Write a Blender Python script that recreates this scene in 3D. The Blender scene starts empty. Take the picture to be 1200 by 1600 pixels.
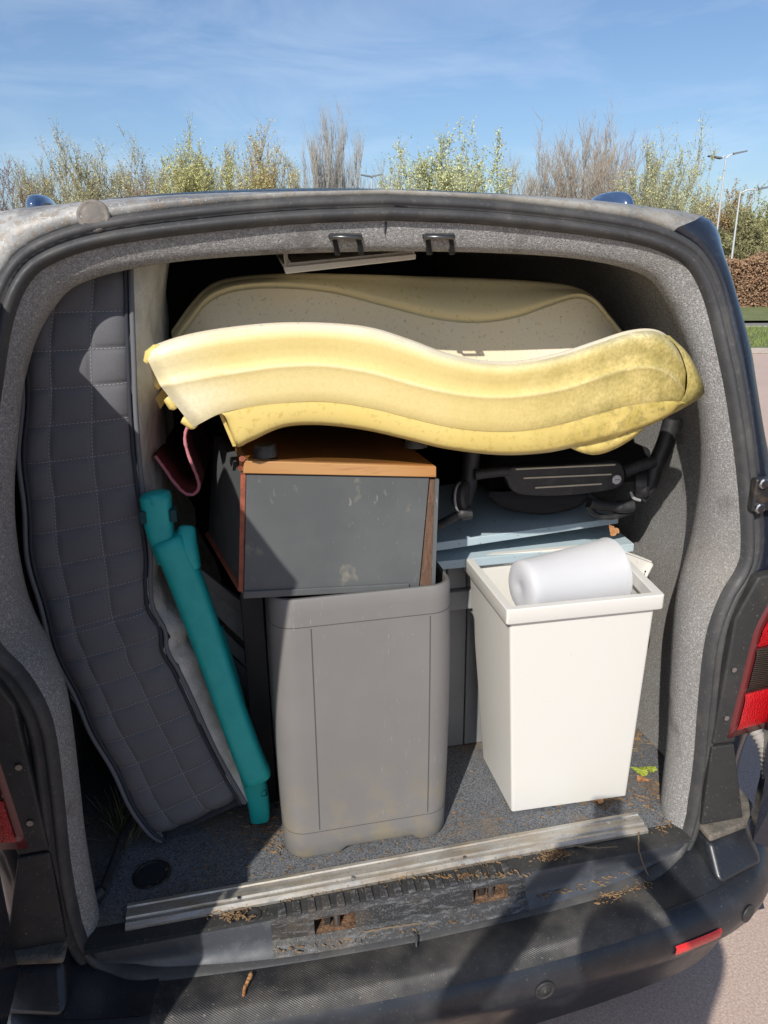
import bpy, math, random
import numpy as np
from mathutils import Vector, Matrix
random.seed(7); rng = np.random.default_rng(7)
sc = bpy.context.scene
COL = sc.collection
# ------------------------------------------------------------------ camera, sky, sun, exposure
CAM = np.array([-0.30440588, -1.2163736, 1.80270558]); YAW, PITCH, ROLL = 0.20968812, 0.31955924, -0.01267971
FPX = 1144.59
_cy, _sy, _cp, _sp = math.cos(YAW), math.sin(YAW), math.cos(PITCH), math.sin(PITCH)
FW = np.array([_sy*_cp, _cy*_cp, -_sp]); _r = np.array([_cy, -_sy, 0.0]); _u = np.cross(_r, FW)
RT = _r*math.cos(ROLL) + _u*math.sin(ROLL); UP = -_r*math.sin(ROLL) + _u*math.cos(ROLL)
cd = bpy.data.cameras.new('camera'); cam = bpy.data.objects.new('camera', cd); COL.objects.link(cam)
cd.sensor_fit = 'VERTICAL'; cd.sensor_height = 36; cd.lens = 36*FPX/1600; cd.clip_start = 0.02; cd.clip_end = 2000
m = Matrix.Identity(4)
for i in range(3):
    m[i][0], m[i][1], m[i][2], m[i][3] = RT[i], UP[i], -FW[i], CAM[i]
cam.matrix_world = m; sc.camera = cam

AZ, EL = math.radians(31), math.radians(38.5)          # light travels towards (sin AZ, cos AZ, -tan EL)
SUN = np.array([math.sin(AZ)*math.cos(EL), math.cos(AZ)*math.cos(EL), -math.sin(EL)])
w = bpy.data.worlds.new('World'); sc.world = w; w.use_nodes = True
nt = w.node_tree; nt.nodes.clear()
N = nt.nodes.new; L = nt.links.new
sky = N('ShaderNodeTexSky'); sky.sky_type = 'NISHITA'; sky.sun_disc = False
sky.sun_elevation = EL; sky.sun_rotation = math.atan2(-SUN[0], -SUN[1]); sky.air_density = 1.0; sky.dust_density = 1.3; sky.ozone_density = 4.5; sky.altitude = 50
tc = N('ShaderNodeTexCoord'); mp = N('ShaderNodeMapping'); mp.inputs['Scale'].default_value = (2.2, 1.2, 9.0); mp.inputs['Rotation'].default_value = (0.0, 0.35, 0.2)
nz = N('ShaderNodeTexNoise'); nz.inputs['Scale'].default_value = 1.6; nz.inputs['Detail'].default_value = 7; nz.inputs['Roughness'].default_value = 0.58; nz.inputs['Distortion'].default_value = 0.6
rp = N('ShaderNodeValToRGB'); rp.color_ramp.elements[0].position = 0.46; rp.color_ramp.elements[1].position = 0.82
mu = N('ShaderNodeMath'); mu.operation = 'MULTIPLY'; mu.inputs[1].default_value = 0.26
mx = N('ShaderNodeMix'); mx.data_type = 'RGBA'; mx.inputs['B'].default_value = (8.0, 8.6, 9.6, 1)
bg = N('ShaderNodeBackground'); bg.inputs['Strength'].default_value = 0.115; out = N('ShaderNodeOutputWorld')
L(tc.outputs['Generated'], mp.inputs['Vector']); L(mp.outputs['Vector'], nz.inputs['Vector']); L(nz.outputs['Fac'], rp.inputs['Fac'])
L(rp.outputs['Color'], mu.inputs[0]); L(mu.outputs[0], mx.inputs['Factor']); L(sky.outputs['Color'], mx.inputs['A']); L(mx.outputs['Result'], bg.inputs['Color']); L(bg.outputs[0], out.inputs[0])
sl = bpy.data.lights.new('sun', 'SUN'); sl.energy = 4.2; sl.angle = math.radians(0.53); sl.color = (1.0, 0.955, 0.88)
so = bpy.data.objects.new('sun', sl); COL.objects.link(so); so.location = (-6, -8, 9)
so.rotation_euler = Vector((-SUN[0], -SUN[1], -SUN[2])).to_track_quat('Z', 'Y').to_euler()
sc.view_settings.view_transform = 'Standard'; sc.view_settings.look = 'None'; sc.view_settings.exposure = 0.2; sc.view_settings.gamma = 1.0

# ------------------------------------------------------------------ helpers
def at(px, py, x=None, y=None, z=None):
    """point of the place seen at a photo pixel, on the plane x=, y= or z="""
    d = FW + RT*(px-600)/FPX + UP*(800-py)/FPX
    i, v = (0, x) if x is not None else (1, y) if y is not None else (2, z)
    return CAM + d*((v-CAM[i])/d[i])
V = lambda *a: np.array(a, float)
def lin(c):
    return tuple(((v/255)/12.92 if v <= 10 else ((v/255+.055)/1.055)**2.4) for v in c)
def unit(v):
    v = np.asarray(v, float); n = np.linalg.norm(v); return v/n if n > 0 else v
def spline(pts, n, closed=False):
    """Catmull-Rom through pts (any dimension), n samples, evenly in arc length"""
    p = np.asarray(pts, float); k = len(p)
    if k == 2: return np.array([p[0]+(p[1]-p[0])*t for t in np.linspace(0, 1, n)])
    out = []
    m_ = k if closed else k-1
    for i in range(m_):
        p0 = p[(i-1) % k] if closed or i > 0 else 2*p[0]-p[1]
        p1 = p[i]; p2 = p[(i+1) % k]
        p3 = p[(i+2) % k] if closed or i+2 < k else 2*p[-1]-p[-2]
        for t in np.linspace(0, 1, 12, endpoint=False):
            out.append(.5*((2*p1)+(-p0+p2)*t+(2*p0-5*p1+4*p2-p3)*t*t+(-p0+3*p1-3*p2+p3)*t**3))
    out.append(p[0] if closed else p[-1]); out = np.array(out)
    s = np.concatenate([[0], np.cumsum(np.linalg.norm(np.diff(out, axis=0), axis=1))])
    q = np.linspace(0, s[-1], n, endpoint=not closed)
    return np.array([np.interp(q, s, out[:, j]) for j in range(out.shape[1])]).T
ORG = {}
class MB:
    def __init__(s): s.v = []; s.f = []
    def pts(s, P):
        b = len(s.v); s.v.extend([tuple(map(float, p)) for p in P]); return b
    def grid(s, P, cu=False, cv=False, flip=False):
        nu, nv = len(P), len(P[0]); b = s.pts([q for r_ in P for q in r_])
        for i in range(nu if cu else nu-1):
            for j in range(nv if cv else nv-1):
                a, c, d, e = b+i*nv+j, b+((i+1) % nu)*nv+j, b+((i+1) % nu)*nv+(j+1) % nv, b+i*nv+(j+1) % nv
                s.f.append((a, e, d, c) if flip else (a, c, d, e))
        return s
    def poly(s, P, flip=False):
        b = s.pts(P); f = list(range(b, b+len(P))); s.f.append(tuple(f[::-1] if flip else f)); return s
    def hexa(s, a, b_, c, d, e, f, g, h):
        """a b c d one face (ccw seen from outside), e f g h the opposite corners"""
        o = s.pts([a, b_, c, d, e, f, g, h])
        for q in ((0, 1, 2, 3), (7, 6, 5, 4), (0, 4, 5, 1), (1, 5, 6, 2), (2, 6, 7, 3), (3, 7, 4, 0)): s.f.append(tuple(o+i for i in q))
        return s
    def box(s, c, size, R_=None):
        h = np.asarray(size, float)/2; R_ = np.eye(3) if R_ is None else np.asarray(R_)
        k = [(-1, -1, -1), (1, -1, -1), (1, -1, 1), (-1, -1, 1), (-1, 1, -1), (1, 1, -1), (1, 1, 1), (-1, 1, 1)]
        return s.hexa(*[np.asarray(c)+R_@(h*np.array(q)) for q in k])
    def slab(s, P, n):
        """closed polygon P extruded by vector n"""
        P = [np.asarray(p, float) for p in P]; Q = [p+np.asarray(n) for p in P]
        s.poly(P); s.poly(Q, True); k = len(P); b = s.pts(P+Q)
        for i in range(k): s.f.append((b+i, b+k+i, b+k+(i+1) % k, b+(i+1) % k))
        return s
    def tube(s, path, r, n=8, cap=True, flat=None):
        path = [np.asarray(p, float) for p in path]; k = len(path)
        r = [r]*k if np.isscalar(r) else r
        t0 = unit(path[1]-path[0]); a = np.array([0, 0, 1.]) if abs(t0[2]) < .9 else np.array([1., 0, 0])
        u = unit(np.cross(t0, a)); rows = []
        for i in range(k):
            t = unit(path[min(i+1, k-1)]-path[max(i-1, 0)]); u = unit(u-t*np.dot(u, t)); w_ = np.cross(t, u)
            rows.append([path[i]+r[i]*(u*math.cos(q)+w_*math.sin(q)*(flat or 1)) for q in np.linspace(0, 2*math.pi, n, endpoint=False)])
        s.grid(rows, cv=True, flip=True)
        if cap: s.poly(rows[0], False); s.poly(rows[-1], True)
        return s
    def lathe(s, prof, c, ax, n=24):
        """prof: list of (radius, distance along axis)"""
        ax = unit(ax); a = np.array([0, 0, 1.]) if abs(ax[2]) < .9 else np.array([1., 0, 0]); u = unit(np.cross(ax, a)); w_ = np.cross(ax, u)
        rows = [[np.asarray(c)+ax*d+rr*(u*math.cos(q)+w_*math.sin(q)) for q in np.linspace(0, 2*math.pi, n, endpoint=False)] for rr, d in prof]
        s.grid(rows, cv=True, flip=True); return s
    def build(s, name, mat, parent=None, smooth=False, bevel=0, seg=2, sub=0, solid=0, auto=None):
        Lc = ORG.get(parent.name, V(0, 0, 0)) if parent else V(0, 0, 0)
        me = bpy.data.meshes.new(name); me.from_pydata((np.array(s.v)-Lc).tolist() if parent else s.v, [], s.f); me.update()
        if mat: me.materials.append(mat)
        o = bpy.data.objects.new(name, me); COL.objects.link(o)
        if parent: o.parent = parent; ORG[o.name] = Lc
        if smooth: me.polygons.foreach_set('use_smooth', [True]*len(me.polygons))
        if solid:
            q = o.modifiers.new('solid', 'SOLIDIFY'); q.thickness = solid; q.offset = -1
        if bevel:
            q = o.modifiers.new('weld', 'WELD'); q.merge_threshold = 1e-5
            q = o.modifiers.new('bevel', 'BEVEL'); q.width = bevel; q.segments = seg; q.limit_method = 'ANGLE'; q.angle_limit = math.radians(35)
            me.polygons.foreach_set('use_smooth', [True]*len(me.polygons)); q.harden_normals = True
        if sub:
            q = o.modifiers.new('sub', 'SUBSURF'); q.levels = sub; q.render_levels = sub
        if auto:
            me.polygons.foreach_set('use_smooth', [True]*len(me.polygons)); me.set_sharp_from_angle(angle=math.radians(auto))
        return o
def tag(o, label=None, cat=None, group=None, kind=None):
    if label: o['label'] = label
    if cat: o['category'] = cat
    if group: o['group'] = group
    if kind: o['kind'] = kind
    return o
def thing(name, label, cat, loc=(0, 0, 0), group=None):
    o = bpy.data.objects.new(name, None); COL.objects.link(o); o.location = loc; o.empty_display_size = .1; ORG[o.name] = np.asarray(loc, float)
    return tag(o, label, cat, group)
def free(name, mb, mat, label, cat, group=None, **kw):
    """a thing that is one mesh, with its origin at its base"""
    a = np.array(mb.v); Lc = V(a[:, 0].mean(), a[:, 1].mean(), a[:, 2].min()); mb.v = (a-Lc).tolist()
    o = mb.build(name, mat, None, **kw); o.location = Lc; ORG[o.name] = Lc
    return tag(o, label, cat, group)

MATS = {}
def mat(name, col, rough=.6, metal=0.0, spec=.5, layers=(), bump=None, bump2=None, coat=0, sss=0, alpha=None, trans=0, emit=None, rvar=None, tint=None):
    """layers: (kind, scale, lo, hi, colour, strength[, stretch]); bump: (scale, strength, distance[, stretch])"""
    if name in MATS: return MATS[name]
    M_ = bpy.data.materials.new(name); M_.use_nodes = True; t = M_.node_tree; b = t.nodes['Principled BSDF']; n = t.nodes.new; l = t.links.new
    b.inputs['Roughness'].default_value = rough; b.inputs['Metallic'].default_value = metal; b.inputs['Specular IOR Level'].default_value = spec
    if coat: b.inputs['Coat Weight'].default_value = coat; b.inputs['Coat Roughness'].default_value = .12
    if sss: b.inputs['Subsurface Weight'].default_value = sss; b.inputs['Subsurface Radius'].default_value = (.02, .02, .02); b.inputs['Subsurface Scale'].default_value = 1
    if trans: b.inputs['Transmission Weight'].default_value = trans
    co = n('ShaderNodeTexCoord')
    def tex(kind, scale, stretch=None, detail=5):
        src = co.outputs['Object']
        if stretch:
            mpn = n('ShaderNodeMapping'); mpn.inputs['Scale'].default_value = stretch; l(src, mpn.inputs['Vector']); src = mpn.outputs['Vector']
        if kind == 'vor':
            x = n('ShaderNodeTexVoronoi'); x.inputs['Scale'].default_value = scale; l(src, x.inputs['Vector']); return x.outputs['Distance']
        if kind == 'cell':
            x = n('ShaderNodeTexVoronoi'); x.inputs['Scale'].default_value = scale; l(src, x.inputs['Vector']); return x.outputs['Color']
        if kind == 'wave':
            x = n('ShaderNodeTexWave'); x.inputs['Scale'].default_value = scale; x.inputs['Distortion'].default_value = 2.5; x.inputs['Detail'].default_value = 3; l(src, x.inputs['Vector']); return x.outputs['Fac']
        if kind == 'stripe':
            x = n('ShaderNodeTexWave'); x.bands_direction = 'DIAGONAL'; x.inputs['Scale'].default_value = scale; l(src, x.inputs['Vector']); return x.outputs['Fac']
        if kind == 'x':
            x = n('ShaderNodeSeparateXYZ'); l(src, x.inputs[0]); return x.outputs['X']
        if kind == 'z':
            x = n('ShaderNodeSeparateXYZ'); l(src, x.inputs[0]); return x.outputs['Z']
        if kind == 'fade':
            x = n('ShaderNodeAttribute'); x.attribute_name = 'fade'; return x.outputs['Fac']
        x = n('ShaderNodeTexNoise'); x.inputs['Scale'].default_value = scale; x.inputs['Detail'].default_value = detail; x.inputs['Roughness'].default_value = .6; l(src, x.inputs['Vector']); return x.outputs['Fac']
    cur = None
    for ly in layers:
        kind, scale, lo, hi, c, st = ly[:6]; stretch = ly[6] if len(ly) > 6 else None
        kinds = kind.split('*'); f = None
        for ki, kd in enumerate(kinds):
            sc_ = scale[ki] if isinstance(scale, (tuple, list)) else scale
            lo_ = lo[ki] if isinstance(lo, (tuple, list)) else lo; hi_ = hi[ki] if isinstance(hi, (tuple, list)) else hi
            r_ = n('ShaderNodeMapRange'); r_.inputs['From Min'].default_value = lo_; r_.inputs['From Max'].default_value = hi_; r_.clamp = True
            l(tex(kd, sc_, stretch), r_.inputs['Value'])
            if f is None: f = r_.outputs[0]
            else:
                q = n('ShaderNodeMath'); q.operation = 'MULTIPLY'; l(f, q.inputs[0]); l(r_.outputs[0], q.inputs[1]); f = q.outputs[0]
        q = n('ShaderNodeMath'); q.operation = 'MULTIPLY'; q.inputs[1].default_value = st; l(f, q.inputs[0])
        x = n('ShaderNodeMix'); x.data_type = 'RGBA'; l(q.outputs[0], x.inputs['Factor'])
        if cur is None: x.inputs['A'].default_value = (*col, 1)
        else: l(cur, x.inputs['A'])
        x.inputs['B'].default_value = (*c, 1); cur = x.outputs['Result']
    if cur is None: b.inputs['Base Color'].default_value = (*col, 1)
    else: l(cur, b.inputs['Base Color'])
    if rvar:
        r_ = n('ShaderNodeMapRange'); r_.inputs['From Min'].default_value = .3; r_.inputs['From Max'].default_value = .7; r_.inputs['To Min'].default_value = rvar[1]; r_.inputs['To Max'].default_value = rvar[2]
        l(tex('noise', rvar[0]), r_.inputs['Value']); l(r_.outputs[0], b.inputs['Roughness'])
    prev = None
    for bp in (bump, bump2):
        if bp:
            x = n('ShaderNodeBump'); x.inputs['Strength'].default_value = bp[1]; x.inputs['Distance'].default_value = bp[2]
            l(tex(bp[4] if len(bp) > 4 else 'noise', bp[0], bp[3] if len(bp) > 3 else None), x.inputs['Height'])
            if prev: l(prev, x.inputs['Normal'])
            prev = x.outputs[0]
    if prev: l(prev, b.inputs['Normal'])
    MATS[name] = M_; return M_

# ------------------------------------------------------------------ materials
carpet = mat('grey felt carpet', (.36, .35, .34), .95, spec=.1, layers=[('noise', 400, .40, .60, (.17, .165, .16), .85), ('noise', 240, .52, .66, (.58, .57, .55), .65), ('noise', 9, .60, .70, (.15, .14, .13), .65), ('noise', 2.2, .48, .72, (.25, .21, .16), .5), ('noise', 30, .66, .72, (.12, .11, .10), .5)], bump=(420, .9, .004))
floorc = mat('blue grey floor carpet', (.19, .195, .205), .95, spec=.1, layers=[('noise', 300, .42, .6, (.065, .07, .078), .9), ('noise', 240, .56, .68, (.34, .34, .36), .55), ('noise', 5, .52, .72, (.24, .17, .10), .7), ('noise', 14, .58, .72, (.2, .13, .07), .5)], bump=(380, .9, .004))
lining = mat('dark roof lining', (.07, .055, .045), .95, spec=.1, layers=[('noise', 60, .4, .6, (.03, .028, .026), .8)], bump=(200, .4, .003))
paint = mat('navy van paint', (.011, .014, .023), .28, spec=.5, coat=.6, layers=[('noise', 60, .58, .72, (.05, .055, .06), .4), ('noise', 420, .66, .72, (.3, .3, .3), .5)], rvar=(14, .22, .42))
dirtyglare = mat('weathered paint with painted glare', (.13, .13, .13), .45, spec=.5, layers=[('noise', 7, .42, .62, (.48, .47, .44), .8), ('noise', 70, .50, .60, (.22, .18, .14), .75), ('noise', 260, .60, .66, (.6, .58, .52), .7), ('x*noise', (1, 14), (-.38, .28), (.0, .58), (.25, .235, .20), .7)], bump=(150, .25, .002))  # weathering and lichen, plus sun glare painted as a paler left side
innerpaint = mat('dull inner sill paint', (.05, .056, .066), .42, spec=.5, coat=.2, layers=[('noise', 28, .52, .72, (.14, .14, .14), .35), ('noise', 300, .62, .7, (.30, .27, .22), .4)], rvar=(20, .35, .65))
rubber = mat('black door seal rubber', (.045, .045, .047), .55, spec=.35, layers=[('noise', 12, .45, .75, (.13, .122, .11), .45), ('noise', 120, .58, .7, (.19, .18, .16), .25)], bump=(160, .2, .001), rvar=(20, .4, .75))
blackpl = mat('black textured plastic', (.028, .028, .028), .55, spec=.4, layers=[('noise', 9, .5, .75, (.07, .065, .058), .5), ('noise', 150, .62, .72, (.25, .22, .18), .5)], bump=(500, .25, .001), rvar=(25, .45, .75))
scuffpl = mat('scuffed black sill plastic', (.03, .031, .033), .5, spec=.4, layers=[('noise', 55, .52, .66, (.16, .165, .175), .6, (.6, 1, 3)), ('noise', 260, .56, .68, (.26, .24, .21), .5), ('noise', 6, .55, .75, (.16, .12, .08), .5)], bump=(220, .4, .002))
bumperm = mat('dusty bumper plastic', (.020, .021, .024), .42, spec=.5, layers=[('noise', 11, .40, .70, (.12, .11, .098), .75), ('noise', 190, .62, .70, (.36, .33, .28), .5)], bump=(110, .55, .0016, (1, 1, 1), 'stripe'), bump2=(600, .2, .001), rvar=(16, .36, .6))
bumpface = mat('smooth bumper face', (.016, .018, .023), .32, spec=.5, coat=.15, layers=[('noise', 10, .5, .75, (.05, .05, .05), .7), ('noise', 260, .64, .72, (.25, .23, .2), .5)], rvar=(16, .25, .5))
dust = mat('sandy dust ledge', (.16, .14, .115), .9, layers=[('noise', 40, .4, .65, (.05, .047, .042), .8), ('noise', 260, .55, .66, (.3, .25, .18), .6)], bump=(200, .4, .002))
alu = mat('worn aluminium strip', (.52, .50, .46), .42, metal=.75, layers=[('noise', 30, .40, .7, (.40, .32, .22), .85, (.4, 3, 3)), ('noise', 220, .58, .68, (.2, .15, .1), .6)], bump=(120, .2, .001), rvar=(25, .35, .7))
redlens = mat('red lamp lens', (.50, .006, .010), .12, spec=.6, coat=.6, bump=(320, .8, .003, (1, 1, 1), 'vor'))
darklens = mat('smoked lamp lens', (.045, .035, .028), .12, spec=.6, coat=.6, bump=(130, .8, .003, (.05, .05, 1), 'stripe'))
lamphouse = mat('dark red lamp rim', (.12, .02, .022), .25, coat=.4)
reflm = mat('red bumper reflector', (.75, .015, .02), .15, coat=.5, bump=(420, .6, .002, (1, 1, 1), 'vor'))
greym = mat('grey corrugated hose', (.30, .28, .26), .7)
blackmetal = mat('black hinge metal', (.03, .03, .032), .45, metal=.3, layers=[('noise', 40, .5, .65, (.14, .10, .07), .5)])
steel = mat('bare steel', (.45, .45, .46), .3, metal=1)
quilt = mat('charcoal quilted fabric', (.130, .131, .142), .9, spec=.15, layers=[('noise', 5, .4, .7, (.158, .158, .168), .6), ('noise', 700, .45, .6, (.092, .092, .10), .5)], bump=(900, .35, .001))
thread = mat('pale stitching thread', (.36, .36, .37), .8)
palefab = mat('pale mattress fabric', (.60, .59, .56), .9, spec=.15, layers=[('noise', 18, .42, .68, (.30, .27, .21), .6), ('noise', 500, .45, .6, (.38, .38, .37), .5)], bump=(14, .5, .02), bump2=(700, .3, .001))
piping = mat('grey piping', (.13, .135, .15), .85)
navypipe = mat('navy seam piping', (.03, .033, .045), .85)
YEL = (.74, .54, .10); CREAM = (.84, .78, .56)
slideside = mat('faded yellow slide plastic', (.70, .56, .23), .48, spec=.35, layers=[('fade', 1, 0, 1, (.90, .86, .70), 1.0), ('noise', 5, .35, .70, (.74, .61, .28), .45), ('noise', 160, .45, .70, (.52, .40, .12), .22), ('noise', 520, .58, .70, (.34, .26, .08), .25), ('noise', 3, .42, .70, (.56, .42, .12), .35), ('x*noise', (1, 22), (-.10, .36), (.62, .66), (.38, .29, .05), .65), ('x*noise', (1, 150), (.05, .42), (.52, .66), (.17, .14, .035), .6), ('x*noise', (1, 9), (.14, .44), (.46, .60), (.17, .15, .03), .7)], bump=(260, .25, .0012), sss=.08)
slidelow = mat('strong yellow slide plastic', (.71, .55, .19), .45, spec=.4, layers=[('noise', 9, .45, .65, (.72, .55, .16), .5), ('noise', 90, .56, .66, (.42, .30, .05), .4), ('x*noise', (1, 12), (-.05, .36), (.55, .6), (.30, .23, .03), .8), ('x*noise', (1, 50), (.15, .5), (.5, .6), (.09, .08, .03), .6)], bump=(260, .2, .001), sss=.08)
slidebed = mat('cream slide bed plastic', (.70, .60, .42), .5, spec=.35, layers=[('noise', 6, .42, .66, (.66, .62, .52), .6), ('noise', 130, .60, .67, (.22, .19, .13), .45), ('noise', 420, .64, .70, (.1, .09, .07), .5)], bump=(200, .15, .001))
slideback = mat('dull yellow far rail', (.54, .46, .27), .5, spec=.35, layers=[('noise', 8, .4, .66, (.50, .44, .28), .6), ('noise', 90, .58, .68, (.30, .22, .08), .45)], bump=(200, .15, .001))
teal = mat('teal play frame plastic', (.012, .36, .345), .42, spec=.4, layers=[('noise', 30, .4, .7, (.012, .29, .29), .7), ('noise', 300, .6, .7, (.05, .30, .30), .4)], bump=(500, .3, .0012), rvar=(30, .36, .55))
pinkm = mat('pink frayed edge', (.55, .20, .24), .9, bump=(300, .6, .003))
maroon = mat('maroon sheet', (.10, .014, .016), .8, layers=[('noise', 20, .4, .7, (.08, .012, .016), .7)])
cabgrey = mat('dark grey laminate', (.080, .086, .088), .55, spec=.4, layers=[('noise', 4, .45, .7, (.125, .13, .13), .6), ('noise', 18, .64, .76, (.28, .26, .19), .6, (1, 1, .8)), ('noise*noise', (120, 7), (.62, .50), (.70, .66), (.32, .31, .27), .7, (1, 1, .4)), ('noise', 300, .72, .75, (.5, .48, .44), .6)], rvar=(12, .45, .7))
pine = mat('orange pine board', (.46, .25, .10), .55, layers=[('wave', 6, .2, .8, (.40, .18, .05), .7, (.12, 3, 3)), ('noise', 60, .55, .7, (.25, .10, .03), .5, (.2, 2, 2))], bump=(90, .15, .001, (.2, 2, 2)))
pinetop = mat('varnished pine base', (.14, .06, .013), .5, layers=[('wave', 5, .2, .8, (.26, .10, .018), .7, (.15, 3, 3)), ('noise', 14, .55, .7, (.16, .06, .015), .5)])
rawwood = mat('raw brown board edge', (.14, .075, .045), .85, layers=[('noise', 60, .4, .65, (.05, .03, .02), .7, (3, 3, .3)), ('noise', 200, .6, .7, (.3, .2, .12), .4)], bump=(120, .6, .003))
redwood = mat('red brown board edge', (.30, .085, .045), .8, layers=[('noise', 70, .4, .65, (.12, .035, .02), .7)], bump=(120, .5, .003))
footm = mat('black furniture foot', (.03, .03, .03), .5, layers=[('noise', 60, .5, .7, (.09, .085, .08), .6)])
tubm = mat('warm grey tub plastic', (.176, .169, .163), .5, spec=.4, layers=[('noise', 5, .42, .68, (.20, .193, .187), .6), ('noise*noise', (160, 9), (.63, .50), (.70, .66), (.42, .40, .37), .75, (1.6, 1.6, .22)), ('noise*noise', (130, 6), (.66, .52), (.72, .66), (.42, .40, .37), .6, (.6, 1, 1.0)), ('noise', 420, .72, .75, (.60, .58, .55), .6), ('z*noise', (1, 18), (.25, .45), (.02, .65), (.30, .24, .12), .45)], bump=(700, .15, .0006), rvar=(20, .42, .62))
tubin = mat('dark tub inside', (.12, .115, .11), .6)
whitepl = mat('white bin plastic', (.67, .655, .615), .38, spec=.45, layers=[('noise', 5, .4, .7, (.68, .655, .60), .5), ('noise', 240, .69, .72, (.35, .3, .22), .6), ('noise', 3, .55, .75, (.66, .62, .53), .5), ('noise', 140, .68, .74, (.55, .52, .46), .5, (1.5, 1.5, .2))], bump=(400, .06, .0005), sss=.05)
blueboard = mat('pale blue painted board', (.40, .50, .55), .5, layers=[('noise', 10, .45, .7, (.44, .51, .53), .6), ('noise', 60, .64, .70, (.13, .09, .06), .8, (1, 1, 3))], rvar=(20, .4, .7))
whitemetal = mat('white painted metal', (.74, .72, .67), .45, layers=[('noise', 60, .62, .7, (.45, .40, .32), .5)])
stroll = mat('black pushchair plastic', (.022, .022, .024), .5, layers=[('noise', 30, .5, .7, (.06, .06, .06), .6), ('noise', 260, .62, .70, (.18, .17, .16), .4)], bump=(400, .3, .001))
strollfab = mat('black pushchair fabric', (.022, .021, .023), .95, spec=.1, bump=(400, .4, .002))
beige = mat('beige trim line', (.55, .50, .38), .5)
badge = mat('silver badge', (.62, .62, .63), .35, metal=.4)
shedgrey = mat('grey grooved plastic panel', (.20, .205, .21), .55, layers=[('noise', 7, .42, .68, (.25, .25, .25), .6), ('noise', 130, .62, .7, (.35, .30, .24), .45)], bump=(500, .2, .0008))
slatgrey = mat('grey plastic slat', (.36, .36, .35), .6, layers=[('noise', 9, .42, .68, (.14, .14, .145), .6)], bump=(300, .2, .001))
darkboard = mat('black box side', (.018, .02, .024), .6)
leafgreen = mat('fresh leaf', (.30, .36, .05), .6)
leafbrown = mat('dry leaf', (.30, .13, .05), .8, layers=[('noise', 60, .4, .6, (.45, .24, .10), .7)])
needle = mat('pine needle litter', (.15, .085, .038), .9, layers=[('noise', 40, .4, .6, (.28, .18, .085), .8)])
twigm = mat('dry twig', (.16, .12, .08), .9)

# ------------------------------------------------------------------ ground, verge, hedge (setting)
tarmac = mat('pale chipped tarmac', (.58, .44, .365), .92, spec=.2, layers=[('noise', 150, .42, .58, (.40, .30, .25), .8), ('noise', 110, .60, .66, (.66, .58, .52), .7), ('noise', .6, .4, .7, (.44, .33, .27), .6), ('noise', 320, .58, .66, (.20, .165, .145), .6), ('noise', 180, .62, .68, (.78, .72, .66), .6)], bump=(260, .5, .004))
grassm = mat('verge grass ground', (.16, .19, .06), .95, layers=[('noise', 1.5, .4, .65, (.27, .25, .12), .7), ('noise', 40, .45, .6, (.06, .10, .02), .6)], bump=(60, .8, .03))
roadm = mat('grey road', (.24, .22, .21), .9, layers=[('noise', 60, .45, .6, (.16, .15, .145), .6)])
kerbm = mat('concrete kerb', (.36, .32, .28), .9, layers=[('noise', 12, .4, .7, (.25, .22, .19), .6)], bump=(60, .3, .004))
g0 = at(1180, 553, z=0); g1 = at(1180, 516, z=0); g2 = at(1180, 506, z=0); g3 = at(1180, 478, z=0)
rd = unit(V(RT[0], RT[1]-.10, 0)); fd = V(-rd[1], rd[0], 0)
def strip_pts(p, q, z, half=70):
    a, b = V(p[0], p[1], z), V(q[0], q[1], z)
    return [a-rd*half, a+rd*half, b+rd*half, b-rd*half]
S_ = 400
MB().poly([V(-S_, -S_, 0), V(S_, -S_, 0), V(S_, S_, 0), V(-S_, S_, 0)]).build('car_park_ground', tarmac)['kind'] = 'structure'
def band(name, p, q, z, m_):
    o = MB().poly(strip_pts(p, q, z)).build(name, m_); o['kind'] = 'structure'; return o
band('grass_verge', g0+fd*.12, g1, .10, grassm); band('road', g1, g2+fd*.2, .008, roadm); band('grass_bank', g2+fd*.2, g3+fd*60, .09, grassm)
def kerb(p, name):
    for i in range(-30, 34):
        c = V(p[0], p[1], .06)+rd*(i*.92)
        R_ = np.array([rd, fd, V(0, 0, 1)]).T
        o = MB().box(c, (.905, .125, .12), R_).build('kerb_stone', kerbm, KP[name], bevel=.015)
KP = {}
for nm, p in (('kerb', g0+fd*.06), ('far_kerb', g1+fd*.0)):
    KP[nm] = tag(bpy.data.objects.new(nm, None), kind='structure'); COL.objects.link(KP[nm]); ORG[nm] = V(0, 0, 0)
kerb(g0+fd*.06, 'kerb'); kerb(g1, 'far_kerb')
# grass blades on the verge
mb = MB()
for k in range(9000):
    q = g0+fd*(.15+rng.random()*(np.dot(g1-g0, fd)-.2))+rd*(rng.random()*16-6); h = .05+.09*rng.random(); a = rng.random()*6.28; d = V(math.cos(a), math.sin(a), 0)*.012; e = V(rng.normal(), rng.normal(), 0)*.03
    b = mb.pts([V(q[0], q[1], .1)-d, V(q[0], q[1], .1)+d, V(q[0], q[1], .1+h)+e]); mb.f.append((b, b+1, b+2))
tag(mb.build('verge_grass', mat('grass blades', (.15, .22, .045), .9, layers=[('noise', 2, .4, .6, (.24, .25, .09), .7)])), 'short green grass on the verge beside the car park', 'grass', kind='stuff')

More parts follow.
